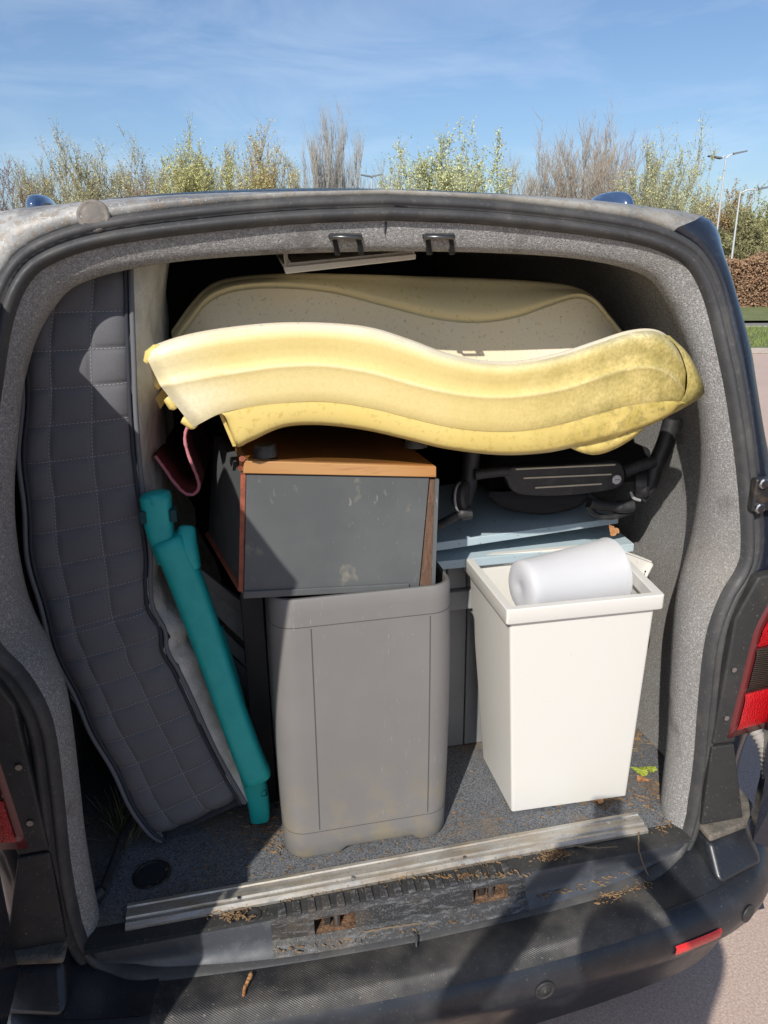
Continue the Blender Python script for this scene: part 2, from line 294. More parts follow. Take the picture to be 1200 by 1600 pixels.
# ------------------------------------------------------------------ the van
van = thing('van', 'dark navy panel van, rear barn doors open, packed with household junk', 'van', (0, 0, 0))
S0h = [(0, -.075, .478), (.25, -.068, .478), (.45, -.053, .480), (.56, -.035, .486), (.625, -.014, .503), (.655, -.003, .545), (.665, 0, .633), (.664, 0, .751), (.656, 0, .89), (.652, 0, 1.048), (.679, .009, 1.141), (.716, .017, 1.2), (.724, .025, 1.25), (.714, .043, 1.358), (.699, .063, 1.461), (.68, .083, 1.561), (.662, .10, 1.638), (.637, .121, 1.73), (.605, .133, 1.79), (.565, .141, 1.82), (.49, .147, 1.844), (.36, .152, 1.863), (.175, .156, 1.880), (0, .158, 1.887)]
Ih = [(.655, .09, .545), (.655, .092, .633), (.655, .097, .751), (.652, .11, .89), (.650, .12, 1.048), (.668, .14, 1.13), (.69, .155, 1.19), (.70, .16, 1.25), (.70, .16, 1.35), (.69, .165, 1.45), (.668, .17, 1.55), (.65, .18, 1.625), (.618, .195, 1.70), (.58, .195, 1.752), (.54, .192, 1.784), (.46, .190, 1.807), (.34, .190, 1.823), (.17, .192, 1.832), (0, .193, 1.835)]
Oh = [(.93, .06, .545), (.935, .06, .633), (.935, .06, .75), (.93, .06, .90), (.915, .06, 1.05), (.90, .065, 1.14), (.885, .07, 1.2), (.87, .08, 1.25), (.838, .10, 1.36), (.806, .12, 1.46), (.785, .14, 1.56), (.765, .15, 1.64), (.737, .18, 1.745), (.712, .195, 1.818), (.676, .205, 1.889), (.56, .20, 1.909), (.38, .195, 1.924), (.18, .195, 1.932), (0, .195, 1.934)]
def loopify(h, n):
    r_ = spline(h, n); l_ = r_[::-1][1:]*V(-1, 1, 1); return np.concatenate([r_, l_])
def densify(h, k=4):
    """Catmull-Rom with the same parameter for paired curves"""
    p = np.asarray(h, float); out_ = []
    for i in range(len(p)-1):
        p0 = p[i-1] if i else 2*p[0]-p[1]; p3 = p[i+2] if i+2 < len(p) else 2*p[-1]-p[-2]; p1, p2 = p[i], p[i+1]
        for t in np.arange(k)/k: out_.append(.5*((2*p1)+(-p0+p2)*t+(2*p0-5*p1+4*p2-p3)*t*t+(-p0+3*p1-3*p2+p3)*t**3))
    out_.append(p[-1]); return np.array(out_)
mirror = lambda a: np.asarray(a)*V(-1, 1, 1)
OWide = densify(Oh); Oh = [(.80, .03, .545), (.80, .03, .633), (.805, .03, .75), (.875, .05, .90)]+Oh[4:]
SD, ID, OD = densify(S0h[5:]), densify(Ih), densify(Oh)
full = lambda d: np.concatenate([d, mirror(d[::-1][1:])])
# outward direction in the opening's plane
def outward(loop):
    t = np.gradient(loop, axis=0); o_ = np.stack([t[:, 2], 0*t[:, 0], -t[:, 0]], 1); return np.array([unit(v) for v in o_])
SF, IF, OF = full(SD), full(ID), full(OD)
OUT = outward(SF)
# seal all round: the right half from bottom centre up to the top centre and mirrored
SL = densify(S0h); SLF = np.concatenate([SL, mirror(SL[::-1][1:])]); SLO = outward(SLF)
prof = [(-.002, -.004), (.001, .010), (.008, .019), (.015, .019), (.019, .008), (.022, .003), (.026, .011), (.033, .013), (.040, .006), (.043, -.006)]
mb = MB(); mb.grid([[p+o_*a-V(0, 1, 0)*b for a, b in prof] for p, o_ in zip(SLF, SLO)])
seal = mb.build('door_seal', rubber, van, smooth=True)
# joint of the seal at the sill
MB().tube([V(-.012, -.108, .484), V(-.010, -.098, .4925), V(-.011, -.088, .4965), V(-.012, -.080, .4925)], .0022, 6).build('seal_joint', rubber, seal, smooth=True)
# painted frame round the opening
rows = []
for p, o_, q in zip(SF, OUT, OF):
    a = p+o_*.042+V(0, .004, 0); b = p+o_*.050+V(0, -.004, 0); e = q+V(0, -.012, 0)
    mid = b+(e-b)*.55+V(0, -.012, 0); c2 = b+(e-b)*.85+V(0, -.006, 0)
    rows.append([a, b, mid, c2, e, q+unit(V(np.sign(q[0])*1. if q[2] < 1.87 else 0, 0, 1 if q[2] >= 1.87 else 0))*.006+V(0, .02, 0)])
nR = len(SD)
top0, top1 = 57, len(SF)-50           # where the weathered, glare-painted roof edge starts and ends
MB().grid(rows[:top0+1]).build('rear_pillar', paint, van, smooth=True)
MB().grid(rows[top1-1:]).build('rear_pillar', paint, van, smooth=True)
MB().grid(rows[top0:top1]).build('roof_edge', dirtyglare, van, smooth=True)
# carpeted pillars and header: from the seal to the inner edge, then back towards the wall
def carpet_rows(a, b):
    rr = []
    for p, q in zip(SF[a:b], IF[a:b]):
        n_ = unit(V(-np.sign(p[0])*min(1, abs(p[0])/.35), -.3, -.9 if p[2] > 1.75 else 0))
        hd = p[2] > 1.80
        pts_ = [p+(q-p)*t+n_*(.016*math.sin(math.pi*t)) for t in np.linspace(0, 1, 7)]
        back = q+V(np.sign(q[0])*(.05 if not hd else .0), .05, .0 if not hd else .03); back2 = q+V(np.sign(q[0])*(.12 if not hd else .0), .06, 0 if not hd else .06)
        rr.append(pts_+[q+(back-q)*.35+n_*-.004, back, back2])
    return rr
MB().grid(carpet_rows(0, 45)).build('pillar_carpet', carpet, van, smooth=True)
MB().grid(carpet_rows(len(SF)-45, len(SF))).build('pillar_carpet', carpet, van, smooth=True)
mid_ = len(SD)-1
MB().grid(carpet_rows(44, mid_+1)).build('header_carpet', carpet, van, smooth=True)
MB().grid(carpet_rows(mid_, len(SF)-44)).build('header_carpet', carpet, van, smooth=True)
MB().tube([V(-.002, .156, 1.883), V(-.002, .168, 1.856), V(-.002, .190, 1.834)], .0022, 5).build('carpet_seam', navypipe, van)
# walls, ceiling, floor, bulkhead inside
wallp = [(.765, .56), (.775, .75), (.79, .95), (.80, 1.15), (.795, 1.35), (.76, 1.55), (.70, 1.72), (.62, 1.83), (.50, 1.875)]
wp = spline([(x, 0, z) for x, z in wallp], 26)
for s in (1, -1):
    rr = [[V(s*p[0], y, p[2])+V(s*.006*math.sin(7*y+3*p[2]), 0, 0) for p in wp] for y in np.linspace(.16, 2.1, 24)]
    MB().grid(rr, flip=s < 0).build('wall_carpet', carpet, van, smooth=True)
MB().grid([[V(x, y, 1.875+.03*(1-(x/.5)**2)) for x in np.linspace(-.5, .5, 12)] for y in (.25, 1.0, 2.1)]).build('ceiling_lining', lining, van, smooth=True)
MB().box((0, 2.12, 1.2), (1.7, .03, 1.5)).build('bulkhead', darkboard, van)
MB().box((0, 1.07, .545), (1.58, 2.1, .02)).build('floor_carpet', floorc, van)
MB().box((0, 1.1, .50), (1.6, 2.2, .06)).build('floor_pan', blackmetal, van)
# sill: step, face with striker holes, aluminium strip
bow = lambda x: .11*x*x
def sillstrip(name, x0, x1, prof_, m_, n=14, parent=van, **k):
    return MB().grid([[V(x, y+bow(x)*min(1, max(0, (.549-z)/.06)), z) for y, z in prof_] for x in np.linspace(x0, x1, n)], flip=False).build(name, m_, parent, **k)
step = sillstrip('step_plate', -.66, .66, [(.03, .5535), (.0, .5545), (-.030, .552), (-.038, .549)], blackpl, 30)
sillstrip('sill_face', -.64, -.30, [(-.0375, .5495), (-.042, .540), (-.048, .512), (-.060, .488), (-.078, .478)], innerpaint, smooth=True)
sillstrip('sill_face', .25, .64, [(-.0375, .5495), (-.042, .540), (-.048, .512), (-.060, .488), (-.078, .478)], innerpaint, smooth=True)
latch = sillstrip('latch_panel', -.30, -.213, [(-.0365, .5505), (-.043, .540), (-.052, .502), (-.078, .481)], scuffpl, 5)
for a, b in ((-.127, .130), (.208, .25)): sillstrip('latch_panel', a, b, [(-.0365, .5505), (-.043, .540), (-.052, .502), (-.078, .481)], scuffpl, 6)
for a, b in ((-.213, -.127), (.130, .208)):
    sillstrip('latch_panel', a, b, [(-.0365, .5505), (-.043, .540), (-.044, .536)], scuffpl, 4)
    sillstrip('latch_panel', a, b, [(-.0515, .504), (-.052, .502), (-.078, .481)], scuffpl, 4)
    c = (a+b)/2; yb = bow(c)
    mb = MB()
    yb = 0; P8 = [V(a, -.0515, .504), V(b, -.0515, .504), V(b, -.044, .536), V(a, -.044, .536)]; Q8 = [p+V(0, .05, -.004) for p in P8]
    for i in range(4): mb.poly([P8[i], P8[(i+1) % 4], Q8[(i+1) % 4], Q8[i]], True)
    mb.poly(Q8)
    rc = mb.build('striker_recess', mat('rusty recess', (.075, .04, .022), .95, layers=[('noise', 60, .4, .62, (.24, .13, .07), .8), ('noise', 200, .55, .65, (.4, .3, .2), .5)], bump=(80, .8, .006)), van)
    MB().tube([V(c+.005, -.036, .497), V(c+.005, -.028, .540)], .0075, 8).build('striker_pin', steel, rc, smooth=True)
    MB().box(V(c-.014, -.025, .515), (.012, .012, .05)).build('striker_bracket', blackmetal, rc)
for i in range(17):                                   # raised ribs of the step
    x = -.285+i*.0305
    MB().hexa(V(x, -.0385, .549), V(x+.018, -.0385, .549), V(x+.018, -.036, .5555), V(x, -.036, .5555), V(x, -.006, .553), V(x+.018, -.006, .553), V(x+.016, -.009, .5600), V(x+.002, -.009, .5600)).build('step_rib', scuffpl, step, bevel=.002)
mb = MB(); pr = [(.0, .555), (.0, .5615), (.009, .5665), (.011, .5640), (.019, .5645), (.021, .5690), (.034, .5700), (.036, .5665), (.045, .5675), (.047, .5705), (.055, .5700), (.056, .556)]
mb.grid([[V(x, y+.004*math.sin(x*3), z) for y, z in pr] for x in np.linspace(-.585, .572, 12)])
mb.poly([V(-.585, y+.004*math.sin(-.585*3), z) for y, z in pr], True); mb.poly([V(.572, y+.004*math.sin(.572*3), z) for y, z in pr])
strip = mb.build('threshold_strip', alu, van)
for x, y in ((-.36, .015), (-.12, .015), (.13, .015), (.37, .028), (.49, .040), (.53, .040)): MB().lathe([(0, .0012), (.004, .0010), (.0045, 0)], V(x, y, .5690), V(0, 0, 1), 10).build('screw', steel, strip)
MB().lathe([(.0, .0), (.011, .001), (.016, .004), (.018, .002)], V(-.335, -.020, .554), V(0, 0, 1), 16).build('floor_bung', blackpl, van, smooth=True)
rg = MB(); rg.lathe([(.032, .0), (.035, .003), (.039, .003), (.042, .0)], V(-.545, .135, .5555), V(0, 0, 1), 28); rg.build('tie_down_ring', blackmetal, van, smooth=True)
MB().lathe([(0, 0), (.033, .001)], V(-.545, .135, .5555), V(0, 0, 1), 24).build('tie_down_well', darkboard, van)
# latch hooks on the header
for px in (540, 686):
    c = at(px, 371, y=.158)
    h = MB().box(c+V(0, .008, .002), (.060, .02, .010)).build('latch_hook', blackmetal, van, bevel=.003)
    MB().tube([c+V(-.026, .004, -.001), c+V(-.024, -.016, .0), c+V(.024, -.016, .0), c+V(.026, .004, -.001)], .0036, 8).build('hook_bar', mat('dull dark steel', (.16, .16, .165), .35, metal=.9), h, smooth=True)
    for sx in (-.020, .024): MB().hexa(c+V(sx-.0045, .010, -.006), c+V(sx+.0045, .010, -.006), c+V(sx+.0045, .004, .0), c+V(sx-.0045, .004, .0), c+V(sx+.004, .026, -.030), c+V(sx+.013, .026, -.030), c+V(sx+.013, .018, -.028), c+V(sx+.004, .018, -.028)).build('hook_bar_shadow', mat('hook shadow black', (.006, .006, .006), .8), h)  # black slivers modelled in place of the shadows below the hook bar
# bumper
plan = spline([(-.955, .5), (-.955, .3), (-.95, .15), (-.93, .05), (-.89, -.02), (-.84, -.07), (-.78, -.105), (-.7, -.135), (-.6, -.155), (-.45, -.173), (-.3, -.185), (-.15, -.1925), (0, -.195), (.15, -.1925), (.3, -.185), (.45, -.173), (.6, -.155), (.7, -.135), (.78, -.105), (.84, -.07), (.89, -.02), (.93, .05), (.95, .15), (.955, .3), (.955, .5)], 96)
tg = np.gradient(plan, axis=0); nrm = np.array([unit(V(-t[1], t[0], 0)) for t in tg])       # points inwards
def brow(i, prof_): return [V(plan[i][0], plan[i][1], 0)+nrm[i]*d+V(0, 0, z) for d, z in prof_]
bprof = [(.03, .478), (.016, .474), (.004, .462), (-.010, .443), (-.016, .415), (-.010, .380), (.010, .352), (.04, .325), (.06, .25), (.07, .2)]
bump = MB().grid([brow(i, bprof) for i in range(96)]).build('bumper', bumpface, van, smooth=True)
ins = [i for i in range(96) if abs(plan[i][0]) < .555 and plan[i][1] < 0]
MB().grid([brow(i, [(.118, .470), (.108, .474), (.06, .480), (.03, .480), (.017, .476), (.003, .464)]) for i in ins]).build('step_pad', bumperm, bump, smooth=True)
MB().grid([brow(i, [(.150, .462), (.135, .472), (.116, .4725), (.1, .473)]) for i in ins]).build('dust_ledge', dust, bump, smooth=True)
cr_ = lambda i: min(1, max(0, (abs(plan[i][0])-.60)/.08))
for s in (1, -1):
    side = [i for i in range(96) if plan[i][0]*s >= .53 and plan[i][1] < .12]
    MB().grid([brow(i, [(.22, .462+.04*cr_(i)), (.15, .470+.036*cr_(i)), (.11, .4775+.028*cr_(i)), (.06, .4785+.014*cr_(i)), (.03, .479)]) for i in side]).build('bumper_corner', bumpface, bump, smooth=True)
    # dusty ledge below the pillar
    MB().slab([V(s*.69, -.055, .553), V(s*.80, -.035, .553), V(s*.86, .02, .553), V(s*.87, .10, .553), V(s*.69, .10, .553)][::s], (0, 0, .02)).build('corner_ledge', dust, bump, bevel=.008)
    MB().hexa(V(s*.685, -.115, .482), V(s*.83, -.075, .482), V(s*.81, -.022, .548), V(s*.695, -.045, .548), V(s*.685, .05, .482), V(s*.88, .05, .482), V(s*.86, .05, .548), V(s*.695, .05, .548)).build('corner_fillet', bumpface, bump, bevel=.016, seg=4)
def onbump(px, d=-.0):
    """point and outward normal on the bumper face at plan x"""
    i = int(np.argmin(np.abs(plan[:, 0]-px)+(plan[:, 1] > .2)*9)); return i
for px_ in (.245, .735, -.245, -.735):
    i = onbump(px_); c = brow(i, [(-.016, .415)])[0]; n_ = -nrm[i]
    sn = MB().lathe([(.0215, -.002), (.0215, .002), (.018, .002), (.017, .0), (.013, .0), (.012, .003), (0, .0035)], c, n_, 20).build('parking_sensor', blackpl, bump, smooth=True)
for s in (1, -1):
    ii = [i for i in range(96) if .52 <= plan[i][0]*s <= .665 and plan[i][1] < 0]
    MB().grid([[q-nrm[i]*e for q, e in zip(brow(i, [(-.0165, .425), (-.0165, .421), (-.0150, .401), (-.0145, .397)]), (.000, .004, .004, .000))] for i in ii]).build('reflector', reflm, bump, smooth=True)
# rear lower body panel behind the bumper
MB().grid([[V(x, -.055+.15*x*x, .486), V(x, -.03+.15*x*x, .40), V(x, 0, .25)] for x in np.linspace(-.93, .93, 20)]).build('rear_panel', paint, van)
# tail lamps
for s in (1, -1):
    def LP(t, v, e=0.0):
        """t 0..1 from the inner edge outwards round the corner, v 0..1 upwards"""
        z = .822+.385*v; xi = .733+.022*min(1, v/.65)+.055*max(0, (v-.65)/.35); z += .022*t*(1-v)
        x = xi+(.945-xi)*min(1, t*1.15); y = -.026+.012*t+.10*max(0, t-.45)**2*3.2
        return V(s*(x+(e if t > .75 else 0)), y-e, z)
    tl = MB().grid([[LP(t, v, -.004) for v in np.linspace(-.04, 1.04, 14)] for t in np.linspace(-.03, 1, 14)], flip=s < 0).build('tail_lamp', lamphouse, van, smooth=True, solid=.02)
    for v0, v1, mm in ((.545, .985, redlens), (.265, .53, darklens), (.015, .25, redlens)):
        MB().grid([[LP(t, v, .006-.004*(abs(2*(v-v0)/(v1-v0)-1)**8)) for v in np.linspace(v0, v1, 9)] for t in np.linspace(.015, 1, 14)], flip=s < 0).build('lamp_lens', mm, tl, smooth=True)
    mb = MB().slab([V(s*.69, -.018, .79), V(s*.745, -.020, .79), V(s*.775, -.02, 1.05), V(s*.83, -.02, 1.20), V(s*.74, -.018, 1.19), V(s*.70, -.018, 1.10)][::s], (0, .03, 0)); mb.build('lamp_surround', blackpl, van, bevel=.006)
    MB().slab([V(s*.69, -.022, .575), V(s*.80, -.022, .575), V(s*.745, -.020, .785), V(s*.69, -.018, .785)][::s], (0, .03, 0)).build('lower_pillar_trim', blackpl, van, bevel=.004)
    for z in (.86, .98): MB().lathe([(.006, 0), (.006, .003), (0, .003)], V(s*.712, -.020, z), V(0, -1, 0), 10).build('trim_screw', steel, van)
    # hinges of the rear doors
    for z in (1.36, .68):
        y_ = .02 if z > 1 else -.03
        hx_ = -.048 if z > 1 else .07
        h = MB().box(V(s*(.805+hx_), y_-.004, z), (.075, .02, .072)).build('door_hinge', blackmetal, van, bevel=.006)
        for dz in (-.026, .026): MB().lathe([(.011, 0), (.011, .005), (.008, .007), (0, .007)], V(s*(.782+hx_), y_-.014, z+dz), V(0, -1, 0), 10).build('hinge_bolt', steel, h)
        MB().tube([V(s*(.845+hx_), y_-.02, z-.045), V(s*(.845+hx_), y_-.02, z+.045)], .011, 10).build('hinge_pin', blackmetal, h, smooth=True)
# corrugated cable sleeve to the right door
pth = spline([(.80, .03, .82), (.812, -.03, .78), (.822, -.06, .70), (.85, -.07, .64), (.90, -.08, .62)], 110)
MB().tube(pth, [.0165 if i % 4 < 2 else .0130 for i in range(110)], 10).build('cable_sleeve', greym, van, smooth=True)
# body shell: sides, roof, simple front
mk = lambda o_, x_: np.concatenate([[V(x_, .06, .30)], o_, mirror(o_[::-1][1:]), [V(-x_, .06, .30)]])
secN, secW = mk(OD, .80), mk(OWide, .90)
rows = []
for y, kx, zc, kr in ((.02, 1.0, 9, 0), (.10, 1.008, 9, .012), (.35, 1.018, 9, .032), (.9, 1.022, 9, .044), (2.2, 1.022, 9, .05), (3.3, 1.02, 9, .035), (3.75, 1.0, 1.50, 0), (4.25, .97, 1.12, 0), (4.7, .88, .98, 0), (4.78, .86, .72, 0)):
    rows.append([V(p[0]*(kx+(.0 if p[2] < 1.3 else 0)), max(p[1], .0)*(1 if y < 3.3 else 0)+y, min(p[2]+(kr*max(0, (p[2]-1.80)/.1) if p[2] > 1.8 else 0), zc)) for p in (secN if y < .2 else secW)])
shell = MB().grid(rows, flip=True).poly(rows[-1]).build('body_shell', paint, van, auto=40)
shell.modifiers.new('s', 'SOLIDIFY').thickness = -.0
for s in (1, -1):
    MB().slab([V(s*.885, 1.6, 1.18), V(s*.885, 3.2, 1.18), V(s*.80, 3.2, 1.55), V(s*.80, 1.6, 1.55)], (s*.035, 0, 0)).build('side_window', mat('tinted glass', (.01, .012, .014), .06, spec=.6), van)
    MB().tube([V(s*.62, .45, 1.925), V(s*.62, 3.2, 1.93)], .012, 6).build('roof_gutter', paint, van)
    for y in (.95, 3.95):
        wl = MB().lathe([(.20, -.115), (.31, -.11), (.332, -.08), (.332, .08), (.31, .11), (.21, .115)], V(s*.86, y, .332), V(1, 0, 0), 36).build('wheel', mat('tyre rubber', (.02, .02, .02), .8), van, smooth=True)
        MB().lathe([(.21, s*.10), (.19, s*.09), (.06, s*.06), (0, s*.06)], V(s*.86, y, .332), V(1, 0, 0), 24).build('rim', steel, wl, smooth=True)
MB().slab([V(-.62, 3.55, 1.80), V(.62, 3.55, 1.80), V(.74, 4.22, 1.14), V(-.74, 4.22, 1.14)], (0, .03, .05)).build('windscreen', MATS['tinted glass'], van)
# rubber plug and roof rail caps
c = at(147, 338, y=.153); MB().lathe([(.0, .006), (.016, .006), (.019, .003), (.021, .006), (.025, .005), (.027, .0)], c+V(0, -.006, 0), V(-.05, -1, .25), 28).build('roof_plug', mat('grey rubber plug', (.14, .125, .11), .8, layers=[('noise', 60, .45, .65, (.24, .21, .18), .7)]), van, smooth=True)
for px, py, sz in ((64, 309, .62), (953, 312, .9)):
    c = at(px, py, y=.62); c[2] -= .012
    mb = MB(); mb.grid([[c+V(.042*sz*math.cos(a)*math.cos(b)**.6, .10*math.sin(a)*math.cos(b)**.6, -.012+.045*sz*math.sin(b)) for a in np.linspace(0, 2*math.pi, 24, endpoint=False)] for b in np.linspace(-.5, math.pi/2-.01, 9)], cv=True)
    MB.build(mb, 'roof_rail_cap', mat('glossy blue cap', (.05, .09, .18), .12, coat=1, metal=.2), van, smooth=True)
# open barn doors
def door(s):
    hx, hy, ang = -.80, -.035, math.radians(93 if s > 0 else 150); XE = -.215 if s > 0 else -.012
    a = [q for q in SF if q[0] <= .0]; po = [V(q[0], q[1], q[2])+o_*.028 for q, o_ in zip(SF, OUT) if q[0] <= -.012]
    po = [V(XE, .158, 1.912)]+[V(-min(.795, q[0]-.012), sq[1], min(q[2], 1.912)) for q, sq in zip(OD[::-1], SD[::-1]) if q[0] > -XE+.04]+[V(-.66, -.0, .52), V(XE, -.0, .50), V(XE, 0, 1.05)]+[V(XE, .158*((z-1.05)/.85)**1.3, z) for z in (1.2, 1.4, 1.6, 1.75)]
    ctr = [V(q[0], q[1]-.055, q[2]) for q in po]
    ca, sa = math.cos(-ang), math.sin(-ang)
    def T(q):
        d = q-V(hx, hy, 0); r_ = V(hx+d[0]*ca-d[1]*sa, hy+d[0]*sa+d[1]*ca, q[2]); return r_*V(s, 1, 1)
    dr = None
    outer = [T(q) for q in ctr]; inner = [T(q+V(0, .05, 0)) for q in ctr]
    k = len(outer); mb = MB(); co_, ci_ = sum(outer)/k, sum(inner)/k
    b = mb.pts(outer+inner+[co_, ci_])
    for i in range(k):
        j = (i+1) % k; mb.f += [(b+i, b+j, b+2*k), (b+k+j, b+k+i, b+2*k+1), (b+i, b+k+i, b+k+j, b+j)]
    d_ = mb.build('rear_door', paint, van)
    def quad(n_, x0, x1, z0, z1, off, m_, dy=0):
        f = lambda x, z: T(V(x, (.10*max(0, z-1.05)/.75)+off, z)); MB().poly([f(x0, z0), f(x1, z0), f(x1, z1), f(x0, z1)]).build(n_, m_, d_, solid=.012)
    # added strip from door to pillar, there to block sun on the mattress
    rw = []
    for q, sq, o_ in zip(OD, SD, OUT):
        if q[2] < 1.22: continue
        if q[2] > 1.80: break
        pl = mirror(sq+o_*.06+V(0, .01, 0))*V(s, 1, 1); dq = T(V(-min(.795, q[0]-.012), sq[1]-.005, q[2])); dq2 = T(V(-min(.795, q[0]-.012)+.03, sq[1]-.006, q[2])); rw.append([pl, dq, dq2])
    if s > 0: MB().grid(rw).build('sun_block_strip', blackpl, d_, solid=.004)
    quad('inner_trim', -.60, -.26, .62, 1.12, .012, blackpl); quad('door_glass', -.54, -.27, 1.22, 1.70, .012, MATS['tinted glass'])
    quad('door_handle', -.34, -.25, 1.13, 1.17, .03, blackmetal)
door(1); door(-1)

# ------------------------------------------------------------------ cargo
def sub_attr(o, name, vals):
    a = o.data.attributes.new(name, 'FLOAT', 'POINT'); a.data.foreach_set('value', [float(v) for v in vals])
# --- mattress on its end, quilted border towards the back of the van
YM = lambda z: .205+.035*max(0, (z-.6))/1.2
def atm(p):
    y = .21
    for _ in range(6): y = YM(at(*p, y=y)[2])
    return at(*p, y=y)
ML = [(62, 405), (45, 480), (38, 560), (35, 640), (34, 720), (38, 800), (50, 890), (68, 965), (98, 1050), (132, 1120), (168, 1190), (200, 1250), (232, 1303), (258, 1320)]
MR = [(200, 405), (202, 480), (205, 560), (208, 640), (214, 720), (222, 790), (232, 870), (231, 930), (244, 965), (261, 1020), (290, 1080), (322, 1150), (350, 1205), (374, 1247), (383, 1262)]
nv = 150
LE = spline([atm(p) for p in ML], nv); RE = spline([atm(p) for p in MR], nv)
LE[:, 2] = np.maximum(LE[:, 2], .562); RE[:, 2] = np.maximum(RE[:, 2], .562)
vv_ = np.linspace(0, 1, nv); RE[:, 0] += .006*np.sin(vv_*75)*np.clip(1-np.abs(vv_-.60)/.11, 0, 1); LE[:, 0] += .003*np.sin(vv_*40)
cols = [0, .245, .62, 1.0]                 # the stitched columns
nrow = 19; rowpos = np.linspace(.02, .985, nrow)
nu = 40
def quilt_h(u, v):
    j = np.searchsorted(cols, u, 'right')-1; j = min(max(j, 0), 2); a = (u-cols[j])/(cols[j+1]-cols[j])
    i = np.searchsorted(rowpos, v, 'right')-1
    b = .5 if i < 0 or i >= nrow-1 else (v-rowpos[i])/(rowpos[i+1]-rowpos[i])
    return (max(0, math.sin(math.pi*a))**.42)*(max(0, math.sin(math.pi*b))**.42)
def mface(u, v, lift=0.0, raw=False):
    k = v*(nv-1); i = min(int(k), nv-2); t = k-i; l_ = LE[i]*(1-t)+LE[i+1]*t; r_ = RE[i]*(1-t)+RE[i+1]*t
    p = l_+(r_-l_)*u; wr = .006*math.sin(v*60+u*4)*max(0, 1-abs(v-.60)/.09)*u
    roundo = .03*(1-(1-abs(2*u-1)**6))*.6+.05*max(0, (v-.955)/.045)**2
    return p+V(0, -(0 if raw else (.0085)*quilt_h(u, v))-wr-lift+roundo, 0)
mt = thing('mattress', 'dark grey quilted mattress bent and standing on end along the left side', 'mattress', (-.47, .5, .56))
us = np.unique(np.concatenate([np.linspace(a, b, 15) for a, b in zip(cols[:-1], cols[1:])])); vs = np.unique(np.concatenate([[0]]+[np.linspace(a, b, 13) for a, b in zip(rowpos[:-1], rowpos[1:])]+[[1]]))
P = [[mface(u, v) for v in vs] for u in us]
MB().grid(P).build('quilted_border', quilt, mt, smooth=True)
mb = MB()
def dash(path, on=.0045, off=.0028):
    s = np.concatenate([[0], np.cumsum(np.linalg.norm(np.diff(path, axis=0), axis=1))]); q = 0
    while q+on < s[-1]:
        a, b = [np.array([np.interp(t, s, path[:, j]) for j in range(3)]) for t in (q, q+on)]
        mb.tube([a, b], .0006, 4); q += on+off
for u in cols[1:3]: dash(np.array([mface(u, v, .0012) for v in np.linspace(.0, 1, 160)]))
for v in list(rowpos[1:-1])+[rowpos[10]+.008]: dash(np.array([mface(u, v, .0012) for u in np.linspace(.02, .98, 24)]))
mb.build('stitching', thread, mt)
# pale sides going into the van, and piping at both edges
DEP = .85
for edge, nm, s, mm in ((RE, 'pale_side', 1, palefab), (LE, 'pale_side', -1, palefab)):
    rr = []
    for i in range(0, nv, 2):
        v = i/(nv-1); row = []
        for t in (0, .006, .014, .025, .04, .07, .12, .2, .32, .46, .6, .74, .88, 1):
            puck = .014*math.sin(v*95)*math.exp(-abs(v-.62)/.08)*math.exp(-t*5)+.006*math.sin(v*31+t*9)
            row.append(edge[i]+V(s*(.045*math.sin(math.pi*min(1, t*1.6))*(.62+.38*math.cos(v*6.0))+.040*min(1, t/.04)**.6*min(1, max(.25, (v-.42)*5))*(s > 0)+puck), .004+DEP*t, 0))
        rr.append(row)
    MB().grid(rr, flip=s < 0).build(nm, mm, mt, smooth=True)
    MB().tube([p+V(s*.004, .006, 0) for p in edge[::2]], .0052, 6).build('piping', piping, mt, smooth=True)
    MB().tube([p+V(-s*.006, .004, 0) for p in edge[::2]], .0040, 6).build('seam', navypipe, mt, smooth=True)
MB().grid([[LE[i]+V(0, DEP, 0), RE[i]+V(0, DEP, 0)] for i in range(0, nv, 5)], flip=True).build('back_border', quilt, mt)
MB().grid([[LE[-1]+(RE[-1]-LE[-1])*u+V(0, .02+t, 0) for t in np.linspace(0, DEP-.02, 3)] for u in (0, .5, 1)]).build('end_border', quilt, mt)

# --- yellow slide
YS = .055
sl_ = thing('plastic_slide', 'faded yellow wavy plastic toddler slide lying across the top of the load', 'slide', (.09, .28, 1.45))
T_ = [(226, 553), (246, 541), (290, 527), (350, 516), (430, 508), (510, 508), (580, 515), (640, 533), (700, 555), (760, 567), (820, 566), (880, 554), (935, 536), (985, 520), (1020, 517), (1044, 526), (1062, 548), (1072, 572)]
R_ = [(250, 602), (280, 597), (330, 588), (380, 580), (440, 572), (510, 571), (580, 582), (640, 599), (700, 613), (760, 620), (820, 618), (880, 608), (930, 592), (980, 577), (1018, 574), (1043, 583), (1059, 597), (1070, 612)]
C_ = [(302, 668), (318, 659), (345, 646), (385, 637), (440, 630), (510, 628), (580, 638), (640, 653), (700, 667), (760, 674), (820, 673), (880, 662), (930, 648), (980, 634), (1018, 630), (1040, 630), (1056, 632), (1065, 630)]
ns = 120
Tc, Rc, Cc = [spline(a, ns) for a in (T_, R_, C_)]
rows = []; fade = []
vv = [0, .03, .06, .10, .18, .28, .38, .45, .48, .50, .53, .58, .70, .84, .93, 1.0]
